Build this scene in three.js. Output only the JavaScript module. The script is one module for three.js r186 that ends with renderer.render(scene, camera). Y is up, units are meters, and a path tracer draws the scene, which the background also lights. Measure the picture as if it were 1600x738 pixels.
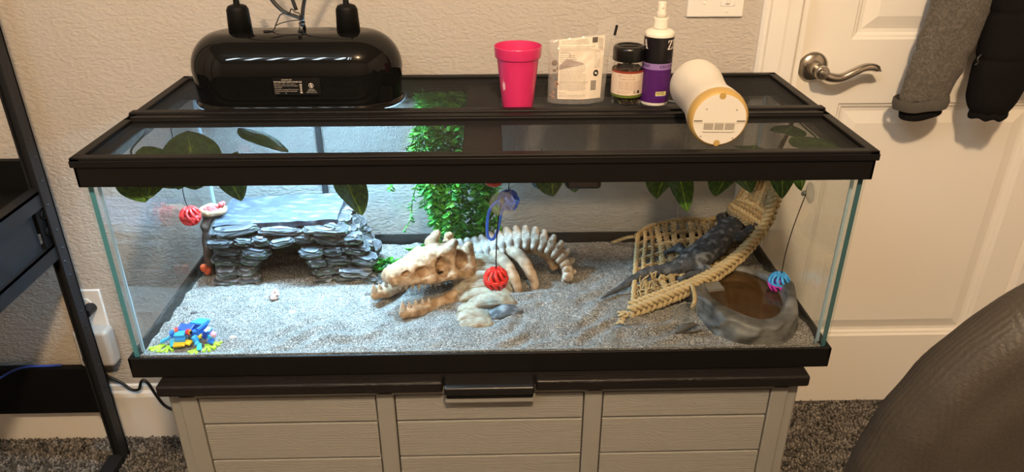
import * as THREE from 'three';
import { mergeGeometries } from 'three/addons/utils/BufferGeometryUtils.js';
import { RoundedBoxGeometry } from 'three/addons/geometries/RoundedBoxGeometry.js';
import { ImprovedNoise } from 'three/addons/math/ImprovedNoise.js';
import { RectAreaLightUniformsLib } from 'three/addons/lights/RectAreaLightUniformsLib.js';

// ------------------------------------------------------------------ camera, light, exposure
const scene = new THREE.Scene();
scene.background = new THREE.Color(0x000000);
const camera = new THREE.PerspectiveCamera(2 * Math.atan(369 / 1165.9) * 180 / Math.PI, 1600 / 738, 0.05, 30);
camera.rotation.order = 'YXZ';
camera.position.set(0.0193, 1.3807, 1.5751);
camera.rotation.set(-0.468, -0.02788, 0.000835);
const renderer = new THREE.WebGLRenderer({ antialias: true });
renderer.toneMapping = THREE.LinearToneMapping;
renderer.toneMappingExposure = 1.0;
renderer.shadowMap.enabled = true;
RectAreaLightUniformsLib.init();
const CEIL = 2.62;
const WARM = new THREE.Color(1.0, 0.705, 0.425), COOL = new THREE.Color(0.62, 0.80, 1.0), UVB = new THREE.Color(0.42, 0.73, 1.0);
const WARM_I = 16.5, COOL_I = 0.5, UVB_I = [1.75, 1.95];

// ------------------------------------------------------------------ helpers
const V = (x, y, z) => new THREE.Vector3(x, y, z);
let seed = 12345;
const rnd = () => { seed = (seed * 1664525 + 1013904223) >>> 0; return seed / 4294967296; };
const rr = (a, b) => a + (b - a) * rnd();
const pick = (a) => a[Math.floor(rnd() * a.length)];
const perlin = new ImprovedNoise();
const N3 = (x, y, z) => perlin.noise(x, y, z);
const fbm = (x, y, z, o = 4) => { let s = 0, a = 1, f = 1, t = 0; for (let i = 0; i < o; i++) { s += a * N3(x * f, y * f, z * f + i * 7.3); t += a; a *= 0.5; f *= 2.03; } return s / t; };
const clamp = (x, a = 0, b = 1) => Math.min(b, Math.max(a, x));
const mix = (a, b, t) => a + (b - a) * t;
const sstep = (a, b, x) => { const t = clamp((x - a) / (b - a)); return t * t * (3 - 2 * t); };
const lin = (hex) => { const c = new THREE.Color(hex); return [c.r, c.g, c.b]; };
const mix3 = (a, b, t) => [mix(a[0], b[0], t), mix(a[1], b[1], t), mix(a[2], b[2], t)];

const used = {};
function numbered(name) { const n = used[name] = (used[name] ?? -1) + 1; return n ? name + '_' + String(n).padStart(3, '0') : name; }
function mesh(name, geo, mat, parent = scene) {
  if (Array.isArray(geo)) geo = merge(geo);
  const m = new THREE.Mesh(geo, mat);
  m.name = parent === scene ? numbered(name) : name;
  m.castShadow = m.receiveShadow = true;
  parent.add(m);
  return m;
}
function thing(name, label, category, p = [0, 0, 0], ry = 0, group) {
  const o = new THREE.Group(); o.name = numbered(name); o.position.set(...p); o.rotation.y = ry; scene.add(o);
  return tag(o, label, category, group);
}
function tag(o, label, category, group) { o.userData.label = label; o.userData.category = category; if (group) o.userData.group = group; return o; }
function struct(name, geo, mat) { const m = mesh(name, geo, mat); m.userData.kind = 'structure'; return m; }
function structGroup(name) { const o = new THREE.Group(); o.name = numbered(name); o.userData.kind = 'structure'; scene.add(o); return o; }
function merge(list) {
  list = list.map((g) => g.index ? g.toNonIndexed() : g);
  const keys = Object.keys(list[0].attributes).filter((k) => list.every((g) => g.attributes[k]));
  list = list.map((g) => { const h = new THREE.BufferGeometry(); for (const k of keys) h.setAttribute(k, g.attributes[k]); return h; });
  return mergeGeometries(list);
}
function buv(g, s = 1) { // uv in metres from the dominant axis of the normal
  g = g.index ? g.toNonIndexed() : g;
  const p = g.attributes.position, n = g.attributes.normal, uv = new Float32Array(p.count * 2);
  for (let i = 0; i < p.count; i += 3) {
    let nx = 0, ny = 0, nz = 0; for (let k = 0; k < 3; k++) { nx += n.getX(i + k); ny += n.getY(i + k); nz += n.getZ(i + k); }
    nx = Math.abs(nx); ny = Math.abs(ny); nz = Math.abs(nz);
    for (let k = 0; k < 3; k++) {
      const x = p.getX(i + k), y = p.getY(i + k), z = p.getZ(i + k);
      const [u, v] = nx > ny && nx > nz ? [z, y] : ny > nz ? [x, z] : [x, y];
      uv[(i + k) * 2] = u * s; uv[(i + k) * 2 + 1] = v * s;
    }
  }
  g.setAttribute('uv', new THREE.BufferAttribute(uv, 2));
  return g;
}
const box = (w, h, d, x = 0, y = 0, z = 0, r = 0) => (r ? new RoundedBoxGeometry(w, h, d, 2, Math.min(r, w / 2, h / 2, d / 2)) : new THREE.BoxGeometry(w, h, d)).translate(x, y, z);
const span = (x0, x1, y0, y1, z0, z1, r = 0) => box(x1 - x0, y1 - y0, z1 - z0, (x0 + x1) / 2, (y0 + y1) / 2, (z0 + z1) / 2, r);
const cyl = (r0, r1, h, x = 0, y = 0, z = 0, n = 32) => new THREE.CylinderGeometry(r1, r0, h, n).translate(x, y, z);
const lathe = (pts, n = 48) => new THREE.LatheGeometry(pts.map((p) => new THREE.Vector2(p[0], p[1])), n);
const curveOf = (pts, closed = false) => new THREE.CatmullRomCurve3(pts.map((p) => p.isVector3 ? p : V(...p)), closed, 'centripetal');
// swept tube: radius may be a function of t; aspect flattens along the binormal
function sweep(pts, r, ns = 24, nr = 8, closed = false) {
  const c = pts.getPointAt ? pts : curveOf(pts, closed), fr = c.computeFrenetFrames(ns, closed), rf = typeof r === 'function' ? r : () => r;
  const pos = [], idx = [], uv = [], L = c.getLength();
  for (let i = 0; i <= ns; i++) {
    const t = i / ns, p = c.getPointAt(t), R = rf(t), n = fr.normals[i], b = fr.binormals[i];
    for (let j = 0; j <= nr; j++) {
      const a = j / nr * Math.PI * 2, ca = Math.cos(a) * R, sa = Math.sin(a) * R;
      pos.push(p.x + n.x * ca + b.x * sa, p.y + n.y * ca + b.y * sa, p.z + n.z * ca + b.z * sa); uv.push(t * L, j / nr);
    }
  }
  const w = nr + 1;
  for (let i = 0; i < ns; i++) for (let j = 0; j < nr; j++) { const a = i * w + j, b = a + w; idx.push(a, a + 1, b, a + 1, b + 1, b); }
  if (!closed) for (const [row, flip] of [[0, 1], [ns, 0]]) {
    const c0 = pos.length / 3, p = c.getPointAt(row / ns); pos.push(p.x, p.y, p.z); uv.push(0, 0);
    for (let j = 0; j < nr; j++) { const a = row * w + j; flip ? idx.push(c0, a + 1, a) : idx.push(c0, a, a + 1); }
  }
  const g = new THREE.BufferGeometry();
  g.setAttribute('position', new THREE.Float32BufferAttribute(pos, 3)); g.setAttribute('uv', new THREE.Float32BufferAttribute(uv, 2)); g.setIndex(idx);
  g.computeVertexNormals();
  return g;
}
function strands(curve, R, r, turns, n, per = 10, flat = 1, plait = false) { // twisted or plaited strands round a curve
  const L = curve.getLength(), ns = Math.max(6, Math.round(turns * per)), fr = curve.computeFrenetFrames(ns, false), out = [];
  for (let k = 0; k < n; k++) {
    const pts = [];
    for (let i = 0; i <= ns; i++) {
      const t = i / ns, a = t * turns * Math.PI * 2 + k / n * Math.PI * 2, p = curve.getPointAt(t), N = fr.normals[i], B = fr.binormals[i];
      const x = plait ? Math.sin(a) * R : Math.cos(a) * R, y = (plait ? Math.sin(2 * a) * R * 0.55 : Math.sin(a) * R) * flat;
      pts.push(p.clone().addScaledVector(N, x).addScaledVector(B, y));
    }
    out.push(sweep(new THREE.CatmullRomCurve3(pts), r * rr(0.88, 1.12), ns, 5));
  }
  return out;
}
function colored(g, fn) { // vertex colours (linear) from position and normal
  const p = g.attributes.position, n = g.attributes.normal, c = new Float32Array(p.count * 3);
  for (let i = 0; i < p.count; i++) c.set(fn(p.getX(i), p.getY(i), p.getZ(i), n ? n.getX(i) : 0, n ? n.getY(i) : 1, n ? n.getZ(i) : 0), i * 3);
  g.setAttribute('color', new THREE.BufferAttribute(c, 3));
  return g;
}
function deform(g, fn) { const p = g.attributes.position, v = new THREE.Vector3(); for (let i = 0; i < p.count; i++) { v.fromBufferAttribute(p, i); fn(v); p.setXYZ(i, v.x, v.y, v.z); } g.computeVertexNormals(); return g; }
// ---- signed distance fields meshed by surface nets
const smin = (a, b, k) => { const h = Math.max(k - Math.abs(a - b), 0) / k; return Math.min(a, b) - h * h * k * 0.25; };
const smax = (a, b, k) => -smin(-a, -b, k);
const cap = (px, py, pz, a, b, ra, rb) => { // tapered capsule
  const bx = b[0] - a[0], by = b[1] - a[1], bz = b[2] - a[2], qx = px - a[0], qy = py - a[1], qz = pz - a[2];
  const t = clamp((qx * bx + qy * by + qz * bz) / (bx * bx + by * by + bz * bz));
  return Math.hypot(qx - bx * t, qy - by * t, qz - bz * t) - mix(ra, rb, t);
};
const ell = (px, py, pz, c, r) => { const x = (px - c[0]) / r[0], y = (py - c[1]) / r[1], z = (pz - c[2]) / r[2], k0 = Math.hypot(x, y, z), k1 = Math.hypot(x / r[0], y / r[1], z / r[2]); return k1 < 1e-9 ? -Math.min(...r) : k0 * (k0 - 1) / k1; };
const rbox = (px, py, pz, c, h, r) => { const x = Math.abs(px - c[0]) - h[0] + r, y = Math.abs(py - c[1]) - h[1] + r, z = Math.abs(pz - c[2]) - h[2] + r; return Math.hypot(Math.max(x, 0), Math.max(y, 0), Math.max(z, 0)) + Math.min(Math.max(x, y, z), 0) - r; };
function nets(f, lo, hi, cell) {
  const n = [0, 1, 2].map((k) => Math.ceil((hi[k] - lo[k]) / cell) + 1), [nx, ny, nz] = n, F = new Float32Array(nx * ny * nz), id = (i, j, k) => (k * ny + j) * nx + i, Bk = 6;
  for (let k0 = 0; k0 < nz; k0 += Bk) for (let j0 = 0; j0 < ny; j0 += Bk) for (let i0 = 0; i0 < nx; i0 += Bk) {
    const c = f(lo[0] + (i0 + Bk / 2) * cell, lo[1] + (j0 + Bk / 2) * cell, lo[2] + (k0 + Bk / 2) * cell), far = Math.abs(c) > Bk * cell * 1.9;
    for (let k = k0; k < Math.min(nz, k0 + Bk); k++) for (let j = j0; j < Math.min(ny, j0 + Bk); j++) for (let i = i0; i < Math.min(nx, i0 + Bk); i++) F[id(i, j, k)] = far ? c : f(lo[0] + i * cell, lo[1] + j * cell, lo[2] + k * cell);
  }
  const at = new Int32Array(nx * ny * nz).fill(-1), pos = [], idx = [];
  for (let k = 0; k < nz - 1; k++) for (let j = 0; j < ny - 1; j++) for (let i = 0; i < nx - 1; i++) {
    let s = 0, x = 0, y = 0, z = 0, m = 0; const g = [];
    for (let q = 0; q < 8; q++) { const v = F[id(i + (q & 1), j + (q >> 1 & 1), k + (q >> 2))]; g.push(v); if (v < 0) m++; }
    if (m === 0 || m === 8) continue;
    for (let a = 0; a < 8; a++) for (const d of [1, 2, 4]) if (!(a & d)) { const b = a | d; if ((g[a] < 0) !== (g[b] < 0)) { const t = g[a] / (g[a] - g[b]); x += (a & 1) + (d === 1 ? t : 0); y += (a >> 1 & 1) + (d === 2 ? t : 0); z += (a >> 2) + (d === 4 ? t : 0); s++; } }
    at[id(i, j, k)] = pos.length / 3; pos.push(lo[0] + (i + x / s) * cell, lo[1] + (j + y / s) * cell, lo[2] + (k + z / s) * cell);
  }
  const quad = (a, b, c, d, flip) => { if (a < 0 || b < 0 || c < 0 || d < 0) return; flip ? idx.push(a, c, b, a, d, c) : idx.push(a, b, c, a, c, d); };
  for (let k = 1; k < nz - 1; k++) for (let j = 1; j < ny - 1; j++) for (let i = 1; i < nx - 1; i++) {
    const v = F[id(i, j, k)] < 0;
    if (v !== (F[id(i + 1, j, k)] < 0)) quad(at[id(i, j - 1, k - 1)], at[id(i, j, k - 1)], at[id(i, j, k)], at[id(i, j - 1, k)], !v);
    if (v !== (F[id(i, j + 1, k)] < 0)) quad(at[id(i - 1, j, k - 1)], at[id(i - 1, j, k)], at[id(i, j, k)], at[id(i, j, k - 1)], !v);
    if (v !== (F[id(i, j, k + 1)] < 0)) quad(at[id(i - 1, j - 1, k)], at[id(i, j - 1, k)], at[id(i, j, k)], at[id(i - 1, j, k)], !v);
  }
  const g = new THREE.BufferGeometry();
  g.setAttribute('position', new THREE.Float32BufferAttribute(pos, 3)); g.setIndex(idx); g.computeVertexNormals();
  return g;
}
// ---- textures
function tileNoise(n, cells, sd) { // periodic value noise, n x n, in 0..1
  const g = new Float32Array(cells * cells); let s = sd * 7919 + 17; for (let i = 0; i < g.length; i++) { s = (s * 1664525 + 1013904223) >>> 0; g[i] = s / 4294967296; }
  const o = new Float32Array(n * n);
  for (let y = 0; y < n; y++) for (let x = 0; x < n; x++) {
    const fx = x / n * cells, fy = y / n * cells, ix = Math.floor(fx), iy = Math.floor(fy), u = fx - ix, v = fy - iy, a = u * u * (3 - 2 * u), b = v * v * (3 - 2 * v), X = (ix + 1) % cells, Y = (iy + 1) % cells;
    o[y * n + x] = mix(mix(g[iy * cells + ix], g[iy * cells + X], a), mix(g[Y * cells + ix], g[Y * cells + X], a), b);
  }
  return o;
}
function dataTex(n, fn, srgb, m = n) {
  const d = new Uint8Array(n * m * 4);
  for (let y = 0; y < m; y++) for (let x = 0; x < n; x++) { const c = fn(x, y), i = (y * n + x) * 4; d[i] = clamp(c[0]) * 255; d[i + 1] = clamp(c[1]) * 255; d[i + 2] = clamp(c[2]) * 255; d[i + 3] = 255; }
  const t = new THREE.DataTexture(d, n, m); t.wrapS = t.wrapT = THREE.RepeatWrapping; t.magFilter = t.minFilter = THREE.LinearFilter; if (srgb) t.colorSpace = THREE.SRGBColorSpace; t.needsUpdate = true;
  return t;
}
const rep = (t, sx, sy = sx) => { const c = t.clone(); c.repeat.set(sx, sy); c.needsUpdate = true; return c; };
function canvasTex(w, h, draw) {
  const c = document.createElement('canvas'); c.width = w; c.height = h; draw(c.getContext('2d'), w, h);
  const t = new THREE.CanvasTexture(c); t.colorSpace = THREE.SRGBColorSpace; t.magFilter = THREE.LinearFilter; return t;
}
const std = (color, roughness = 0.6, o = {}) => new THREE.MeshStandardMaterial({ color, roughness, ...o });
const phy = (color, roughness = 0.5, o = {}) => new THREE.MeshPhysicalMaterial({ color, roughness, ...o });

// wall texture: knock-down plaster, streaks slightly across
const wn = [tileNoise(512, 48, 1), tileNoise(512, 96, 2), tileNoise(512, 22, 3)];
const wallTex = dataTex(512, (x, y) => { const yy = (y * 2) % 512, a = wn[0][yy * 512 + x], b = wn[1][yy * 512 + x], c = wn[2][y * 512 + x]; const v = sstep(0.35, 0.75, a * 0.6 + b * 0.25 + c * 0.25); return [v, v, v]; });
const sn = [tileNoise(512, 256, 4), tileNoise(512, 128, 5), tileNoise(512, 10, 6), tileNoise(512, 250, 7)];
const sandTex = dataTex(512, (x, y) => { const i = y * 512 + x, a = sn[0][i], b = sn[1][i], c = sn[2][i], d = sn[3][i]; let v = 0.50 + (a - 0.5) * 0.5 + (b - 0.5) * 0.28 + (c - 0.5) * 0.08; if (d > 0.86) v -= 0.24; if (d < 0.12) v += 0.16; return [v * 1.0, v * 0.97, v * 0.92]; }, true);
const sandBump = dataTex(512, (x, y) => { const i = y * 512 + x, v = sn[0][i] * 0.6 + sn[1][i] * 0.5; return [v, v, v]; });
const cn = [tileNoise(512, 128, 8), tileNoise(512, 64, 9), tileNoise(512, 200, 10)];
const carpetTex = dataTex(512, (x, y) => { const i = y * 512 + x, v = 0.30 + (cn[0][i] - 0.5) * 0.35 + (cn[1][i] - 0.5) * 0.16 + (cn[2][i] - 0.5) * 0.2; return [v * 1.02, v * 0.97, v * 0.92]; }, true);
const gn = [tileNoise(512, 6, 11), tileNoise(512, 90, 12), tileNoise(512, 24, 13)];
const grainTex = dataTex(512, (x, y) => { // wood grain embossed in plastic, running along u
  const w = gn[0][y * 512 + x], q = gn[2][((y * 3) % 512) * 512 + (x >> 3)], s = gn[1][((y * 2) % 512) * 512 + (x >> 4)];
  const v = 0.5 + 0.25 * Math.sin((y / 512 * 26 + w * 5) * Math.PI * 2) * (0.4 + q * 0.6) + (s - 0.5) * 0.7; return [v, v, v]; });
const fineTex = dataTex(256, (() => { const a = tileNoise(256, 100, 14), b = tileNoise(256, 40, 15); return (x, y) => { const v = a[y * 256 + x] * 0.6 + b[y * 256 + x] * 0.4; return [v, v, v]; }; })());
const weaveTex = dataTex(256, (() => { const a = tileNoise(256, 128, 16), b = tileNoise(256, 20, 17); return (x, y) => { const v = 0.5 + 0.22 * Math.sin(x / 256 * Math.PI * 2 * 48) * Math.sin(y / 256 * Math.PI * 2 * 48) + (a[y * 256 + x] - 0.5) * 0.5 + (b[y * 256 + x] - 0.5) * 0.25; return [v, v, v]; }; })());

// ------------------------------------------------------------------ materials
const M = {
  wall: std(new THREE.Color(0.505, 0.465, 0.42), 0.9, { bumpMap: rep(wallTex, 1 / 0.34), bumpScale: 0.0007 }),
  ceil: std(0x9a948c, 0.95), wallFar: std(new THREE.Color(0.30, 0.27, 0.24), 0.9), white: std(new THREE.Color(0.82, 0.795, 0.75), 0.42), door: std(new THREE.Color(0.84, 0.81, 0.755), 0.45),
  carpet: std(0xffffff, 1, { map: rep(carpetTex, 1 / 0.35), bumpMap: rep(carpetTex, 1 / 0.35), bumpScale: 0.006 }),
  black: phy(new THREE.Color(0.0065, 0.006, 0.0058), 0.45, { specularIntensity: 0.36 }), blackSatin: phy(new THREE.Color(0.010, 0.0095, 0.0095), 0.3, { specularIntensity: 0.7 }), blackMatt: phy(0x070707, 0.6, { specularIntensity: 0.4 }),
  gloss: phy(new THREE.Color(0.005, 0.005, 0.005), 0.025, { specularIntensity: 0.55 }),
  mesh: std(new THREE.Color(0.014, 0.014, 0.015), 0.5),
  pane: phy(new THREE.Color(0.972, 0.987, 0.988), 0, { transmission: 1, thickness: 0, ior: 1.5 }),
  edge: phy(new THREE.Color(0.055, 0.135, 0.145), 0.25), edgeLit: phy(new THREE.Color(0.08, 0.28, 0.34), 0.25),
  silicone: phy(new THREE.Color(0.50, 0.68, 0.78), 0.35, { transmission: 0.4, thickness: 0 }),
  sand: std(0xffffff, 0.95, { map: rep(sandTex, 1 / 0.22), bumpMap: rep(sandBump, 1 / 0.22), bumpScale: 0.0014 }),
  taupe: std(new THREE.Color(0.270, 0.262, 0.236), 0.5), taupeGrain: std(new THREE.Color(0.285, 0.277, 0.25), 0.5, { bumpMap: rep(grainTex, 1 / 0.34, 1 / 0.16), bumpScale: 0.0005 }),
  lidGrain: phy(new THREE.Color(0.011, 0.0095, 0.009), 0.4, { specularIntensity: 0.5, bumpMap: rep(grainTex, 1 / 0.34, 1 / 0.16), bumpScale: 0.0006 }),
  vc: std(0xffffff, 0.75, { vertexColors: true }), bowl: std(0xffffff, 0.5, { vertexColors: true }), vcStone: std(0xffffff, 0.8, { vertexColors: true }), vcSkin: std(0xffffff, 0.72, { vertexColors: true }),
  nickel: std(new THREE.Color(0.52, 0.48, 0.43), 0.24, { metalness: 1 }),
  steelBlack: phy(new THREE.Color(0.014, 0.0145, 0.0165), 0.45, { specularIntensity: 0.6 }), screw: std(0x55575a, 0.35, { metalness: 1 }),
  grass: std(new THREE.Color(0.36, 0.25, 0.115), 0.7), grassLight: std(new THREE.Color(0.50, 0.37, 0.185), 0.7), grassDark: std(new THREE.Color(0.27, 0.18, 0.08), 0.75),
  cord: std(0x080808, 0.5),
};

// ------------------------------------------------------------------ the room
const X0 = -2.1, X1 = 2.1, Z1 = 3.6, DX0 = 0.668, DX1 = 1.488, DTOP = 2.03, DZ = -0.085;
struct('floor', buv(span(X0 - 0.1, X1 + 0.1, -0.1, 0, -0.35, Z1 + 0.1)), M.carpet);
struct('ceiling', span(X0 - 0.1, X1 + 0.1, CEIL, CEIL + 0.1, -0.35, Z1 + 0.1), M.ceil);
struct('wall_back', [buv(span(X0, DX0, 0, CEIL, -0.12, 0)), buv(span(DX1, X1, 0, CEIL, -0.12, 0)), buv(span(DX0, DX1, DTOP, CEIL, -0.12, 0))], M.wall);
struct('wall_behind_door', span(DX0 - 0.2, DX1 + 0.2, 0, CEIL, -0.3, -0.24), M.wall);
struct('wall_left', buv(span(X0 - 0.1, X0, 0, CEIL, -0.3, Z1)), M.wall);
struct('wall_right', buv(span(X1, X1 + 0.1, 0, CEIL, -0.3, Z1)), M.wall);
struct('wall_front', buv(span(X0, X1, 0, CEIL, Z1, Z1 + 0.1)), M.wallFar);
function prism(profile, len) { // profile [z, y] extruded along +x
  const s = new THREE.Shape(profile.map((p) => new THREE.Vector2(-p[0], p[1])));
  return new THREE.ExtrudeGeometry(s, { depth: len, bevelEnabled: false, steps: 1 }).rotateY(Math.PI / 2).toNonIndexed();
}
struct('baseboard_back', [prism([[0, 0], [0.014, 0], [0.014, 0.135], [0.011, 0.146], [0.006, 0.152], [0.005, 0.166], [0, 0.17]], 0.5783 - X0).translate(X0, 0, 0)], M.white);
struct('baseboard_back', [prism([[0, 0], [0.014, 0], [0.014, 0.135], [0.011, 0.146], [0.006, 0.152], [0.005, 0.166], [0, 0.17]], X1 - 1.58).translate(1.58, 0, 0)], M.white).name = 'baseboard_right';
{ // door casing
  const t = structGroup('trim_1');
  const prof = (w) => { const s = new THREE.Shape([[0, 0], [0, 0.010], [0.006, 0.016], [0.012, 0.0165], [0.018, 0.013], [0.05, 0.013], [0.056, 0.011], [w - 0.004, 0.009], [w, 0.006], [w, 0]].map((p) => new THREE.Vector2(...p))); return s; };
  const ex = (len) => new THREE.ExtrudeGeometry(prof(0.085), { depth: len, bevelEnabled: false, steps: 1 });
  mesh('casing', ex(DTOP + 0.085).rotateX(-Math.PI / 2).scale(1, 1, -1).translate(0.579, 0, 0), M.white, t).geometry.computeVertexNormals();
  mesh('casing', ex(DTOP + 0.085).rotateX(-Math.PI / 2).scale(-1, 1, -1).translate(DX1 + 0.085, 0, 0), M.white, t).geometry.computeVertexNormals();
  mesh('head_casing', span(0.579, DX1 + 0.085, DTOP, DTOP + 0.085, 0, 0.014, 0.003), M.white, t);
  mesh('door_stop', span(DX0 - 0.012, DX0 + 0.013, 0, DTOP, -0.075, -0.005), M.white, t);
}
{ // the six-panel door
  const d = structGroup('door_1'), y0 = 0.004;
  const W0 = DX0 + 0.012, W1 = DX1 - 0.006, rails = [[y0, 0.225], [0.876, 1.022], [1.62, 1.72], [1.93, DTOP - 0.004]], st = [[W0, 0.822], [1.301, 1.37], [1.45, W1]];
  const colsX = [[0.822, 1.301], [1.37, 1.45]];
  mesh('stile', span(W0, 0.822, y0, DTOP - 0.004, DZ - 0.035, DZ), M.door, d);
  mesh('stile', span(1.301, 1.37, y0, DTOP - 0.004, DZ - 0.035, DZ), M.door, d);
  mesh('stile', span(1.45, W1, y0, DTOP - 0.004, DZ - 0.035, DZ), M.door, d);
  for (const r of rails) mesh('rail', [span(0.822, 1.301, r[0], r[1], DZ - 0.035, DZ), span(1.37, 1.45, r[0], r[1], DZ - 0.035, DZ)], M.door, d);
  const loop = (x0, x1, ya, yb, steps) => { // nested rectangles: [inset, z] pairs joined by sloping faces, closed in the middle
    const pos = [], R = steps.map(([k, z]) => [[x0 + k, ya + k, z], [x1 - k, ya + k, z], [x1 - k, yb - k, z], [x0 + k, yb - k, z]]);
    const q = (a, b, c, e) => pos.push(...a, ...b, ...c, ...a, ...c, ...e);
    for (let i = 0; i + 1 < R.length; i++) for (let k = 0; k < 4; k++) q(R[i][k], R[i][(k + 1) % 4], R[i + 1][(k + 1) % 4], R[i + 1][k]);
    const L = R[R.length - 1]; q(L[0], L[1], L[2], L[3]);
    const g = new THREE.BufferGeometry(); g.setAttribute('position', new THREE.Float32BufferAttribute(pos, 3)); g.computeVertexNormals(); return g;
  };
  for (const [xa, xb] of colsX) for (const [ya, yb] of [[0.225, 0.876], [1.022, 1.62], [1.72, 1.93]]) {
    const k = Math.min(1, (xb - xa) / 0.15);
    mesh('door_panel', loop(xa, xb, ya, yb, [[0, DZ], [0.004 * k, DZ - 0.005], [0.009 * k, DZ - 0.006], [0.014 * k, DZ - 0.011], [0.022 * k, DZ - 0.012], [0.05 * k, DZ - 0.003], [0.052 * k, DZ - 0.003]]), M.door, d);
  }
  // lever handle
  const h = new THREE.Group(); h.name = 'lever_handle'; h.position.set(0.745, 0.962, DZ); d.add(h);
  mesh('rose', lathe([[0.0005, 0.013], [0.012, 0.0135], [0.02, 0.012], [0.028, 0.009], [0.0335, 0.004], [0.034, 0.0]], 40).rotateX(Math.PI / 2), M.nickel, h);
  mesh('lever', [cyl(0.017, 0.013, 0.035, 0, 0, 0).rotateX(Math.PI / 2).translate(0, 0, 0.026), lathe([[0.0005, 0.012], [0.013, 0.012], [0.0155, 0.009], [0.0155, -0.012], [0.0005, -0.014]], 32).rotateX(Math.PI / 2).translate(0, 0, 0.05),
    sweep([[0.0, -0.002, 0.05], [0.02, -0.011, 0.052], [0.045, -0.012, 0.053], [0.07, 0.0, 0.054], [0.092, 0.010, 0.053], [0.115, 0.010, 0.05], [0.136, 0.0, 0.045]], (t) => 0.0115 * (1 - 0.3 * t) * (t > 0.9 ? 1 - (t - 0.9) * 8 : 1), 40, 12).scale(1, 1, 1)], M.nickel, h);
  mesh('lock_button', [lathe([[0.0005, 0.003], [0.006, 0.003], [0.0068, 0.001], [0.007, -0.004]], 24).rotateX(Math.PI / 2).translate(0, 0, 0.063), box(0.009, 0.0018, 0.002, 0, 0, 0.067)], M.nickel, h);
  mesh('screw', lathe([[0.0005, 0.002], [0.002, 0.0016], [0.003, 0]], 16).rotateX(Math.PI / 2).translate(-0.021, 0.006, 0.012), M.nickel, h);
}
{ // switch plate
  const t = thing('wall_plate', 'white two-gang wall plate with a small slide switch above the terrarium', 'switch', [0.4815, 1.147, 0]);
  const shape = new RoundedBoxGeometry(0.117, 0.116, 0.007, 3, 0.0032).translate(0, 0, 0.0033);
  mesh('plate', shape, M.white, t);
  mesh('switch_surround', [span(0.009, 0.039, -0.036, -0.032, 0.006, 0.0078, 0.001), span(0.009, 0.039, 0.03, 0.034, 0.006, 0.0078, 0.001), span(0.009, 0.0125, -0.036, 0.034, 0.006, 0.0078, 0.001), span(0.0355, 0.039, -0.036, 0.034, 0.006, 0.0078, 0.001)], M.white, t);
  mesh('switch_slider', [span(0.0125, 0.0355, -0.032, 0.03, 0.006, 0.0072), span(0.019, 0.028, -0.031, -0.019, 0.006, 0.0115, 0.002)], M.white, t);
  for (const [x, y] of [[-0.024, -0.030], [-0.024, 0.030], [0.024, -0.0465], [0.024, 0.0465]]) { const s = mesh('screw', [lathe([[0.0003, 0.0016], [0.002, 0.0013], [0.0033, 0]], 18).rotateX(Math.PI / 2), box(0.005, 0.0008, 0.0006, 0, 0, 0.0014)], M.white, t); s.position.set(x, y, 0.0066); }
}
// ------------------------------------------------------------------ lamps of the room (behind the camera)
{
  const t = thing('ceiling_light', 'round frosted ceiling light glowing warm white overhead', 'light', [0.14, CEIL, 1.95]);
  mesh('base', lathe([[0.0005, 0], [0.16, 0], [0.16, -0.02], [0.15, -0.025], [0.0005, -0.025]]), M.white, t);
  mesh('glowing_shade', lathe([[0.0005, -0.20], [0.05, -0.195], [0.085, -0.17], [0.095, -0.13], [0.085, -0.09], [0.05, -0.064], [0.0005, -0.06]]), std(0xffe2b8, 0.5, { emissive: WARM, emissiveIntensity: 3 }), t);
  mesh('stem', cyl(0.012, 0.012, 0.06, 0, -0.045, 0), M.nickel, t);
  const L = new THREE.PointLight(WARM, WARM_I); L.position.set(0, -0.13, 0); L.castShadow = true; L.shadow.radius = 3.5; t.add(L);
}
{
  const t = thing('led_light_bar', 'hanging row of eight upright cool white LED tubes', 'light', [-0.80, CEIL, 1.90]);
  mesh('bar', span(-0.40, 0.40, -0.10, -0.06, -0.03, 0.03, 0.006), M.white, t);
  for (const x of [-0.19, 0.19]) mesh('bracket', span(x - 0.01, x + 0.01, -0.07, 0, -0.01, 0.01), M.nickel, t);
  const em = std(0xeef6ff, 0.5, { emissive: new THREE.Color(0.8, 0.93, 1), emissiveIntensity: 45 });
  for (let i = 0; i < 8; i++) { const p = mesh('led_tube', cyl(0.014, 0.014, 0.30, 0, 0, 0, 16), em, t); p.position.set(-0.343 + i * 0.098, -0.26, 0.0); }
  const L = new THREE.RectAreaLight(COOL, COOL_I * 1.6, 0.7, 0.3); L.position.set(0, -0.26, -0.03); t.add(L);
}
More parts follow.
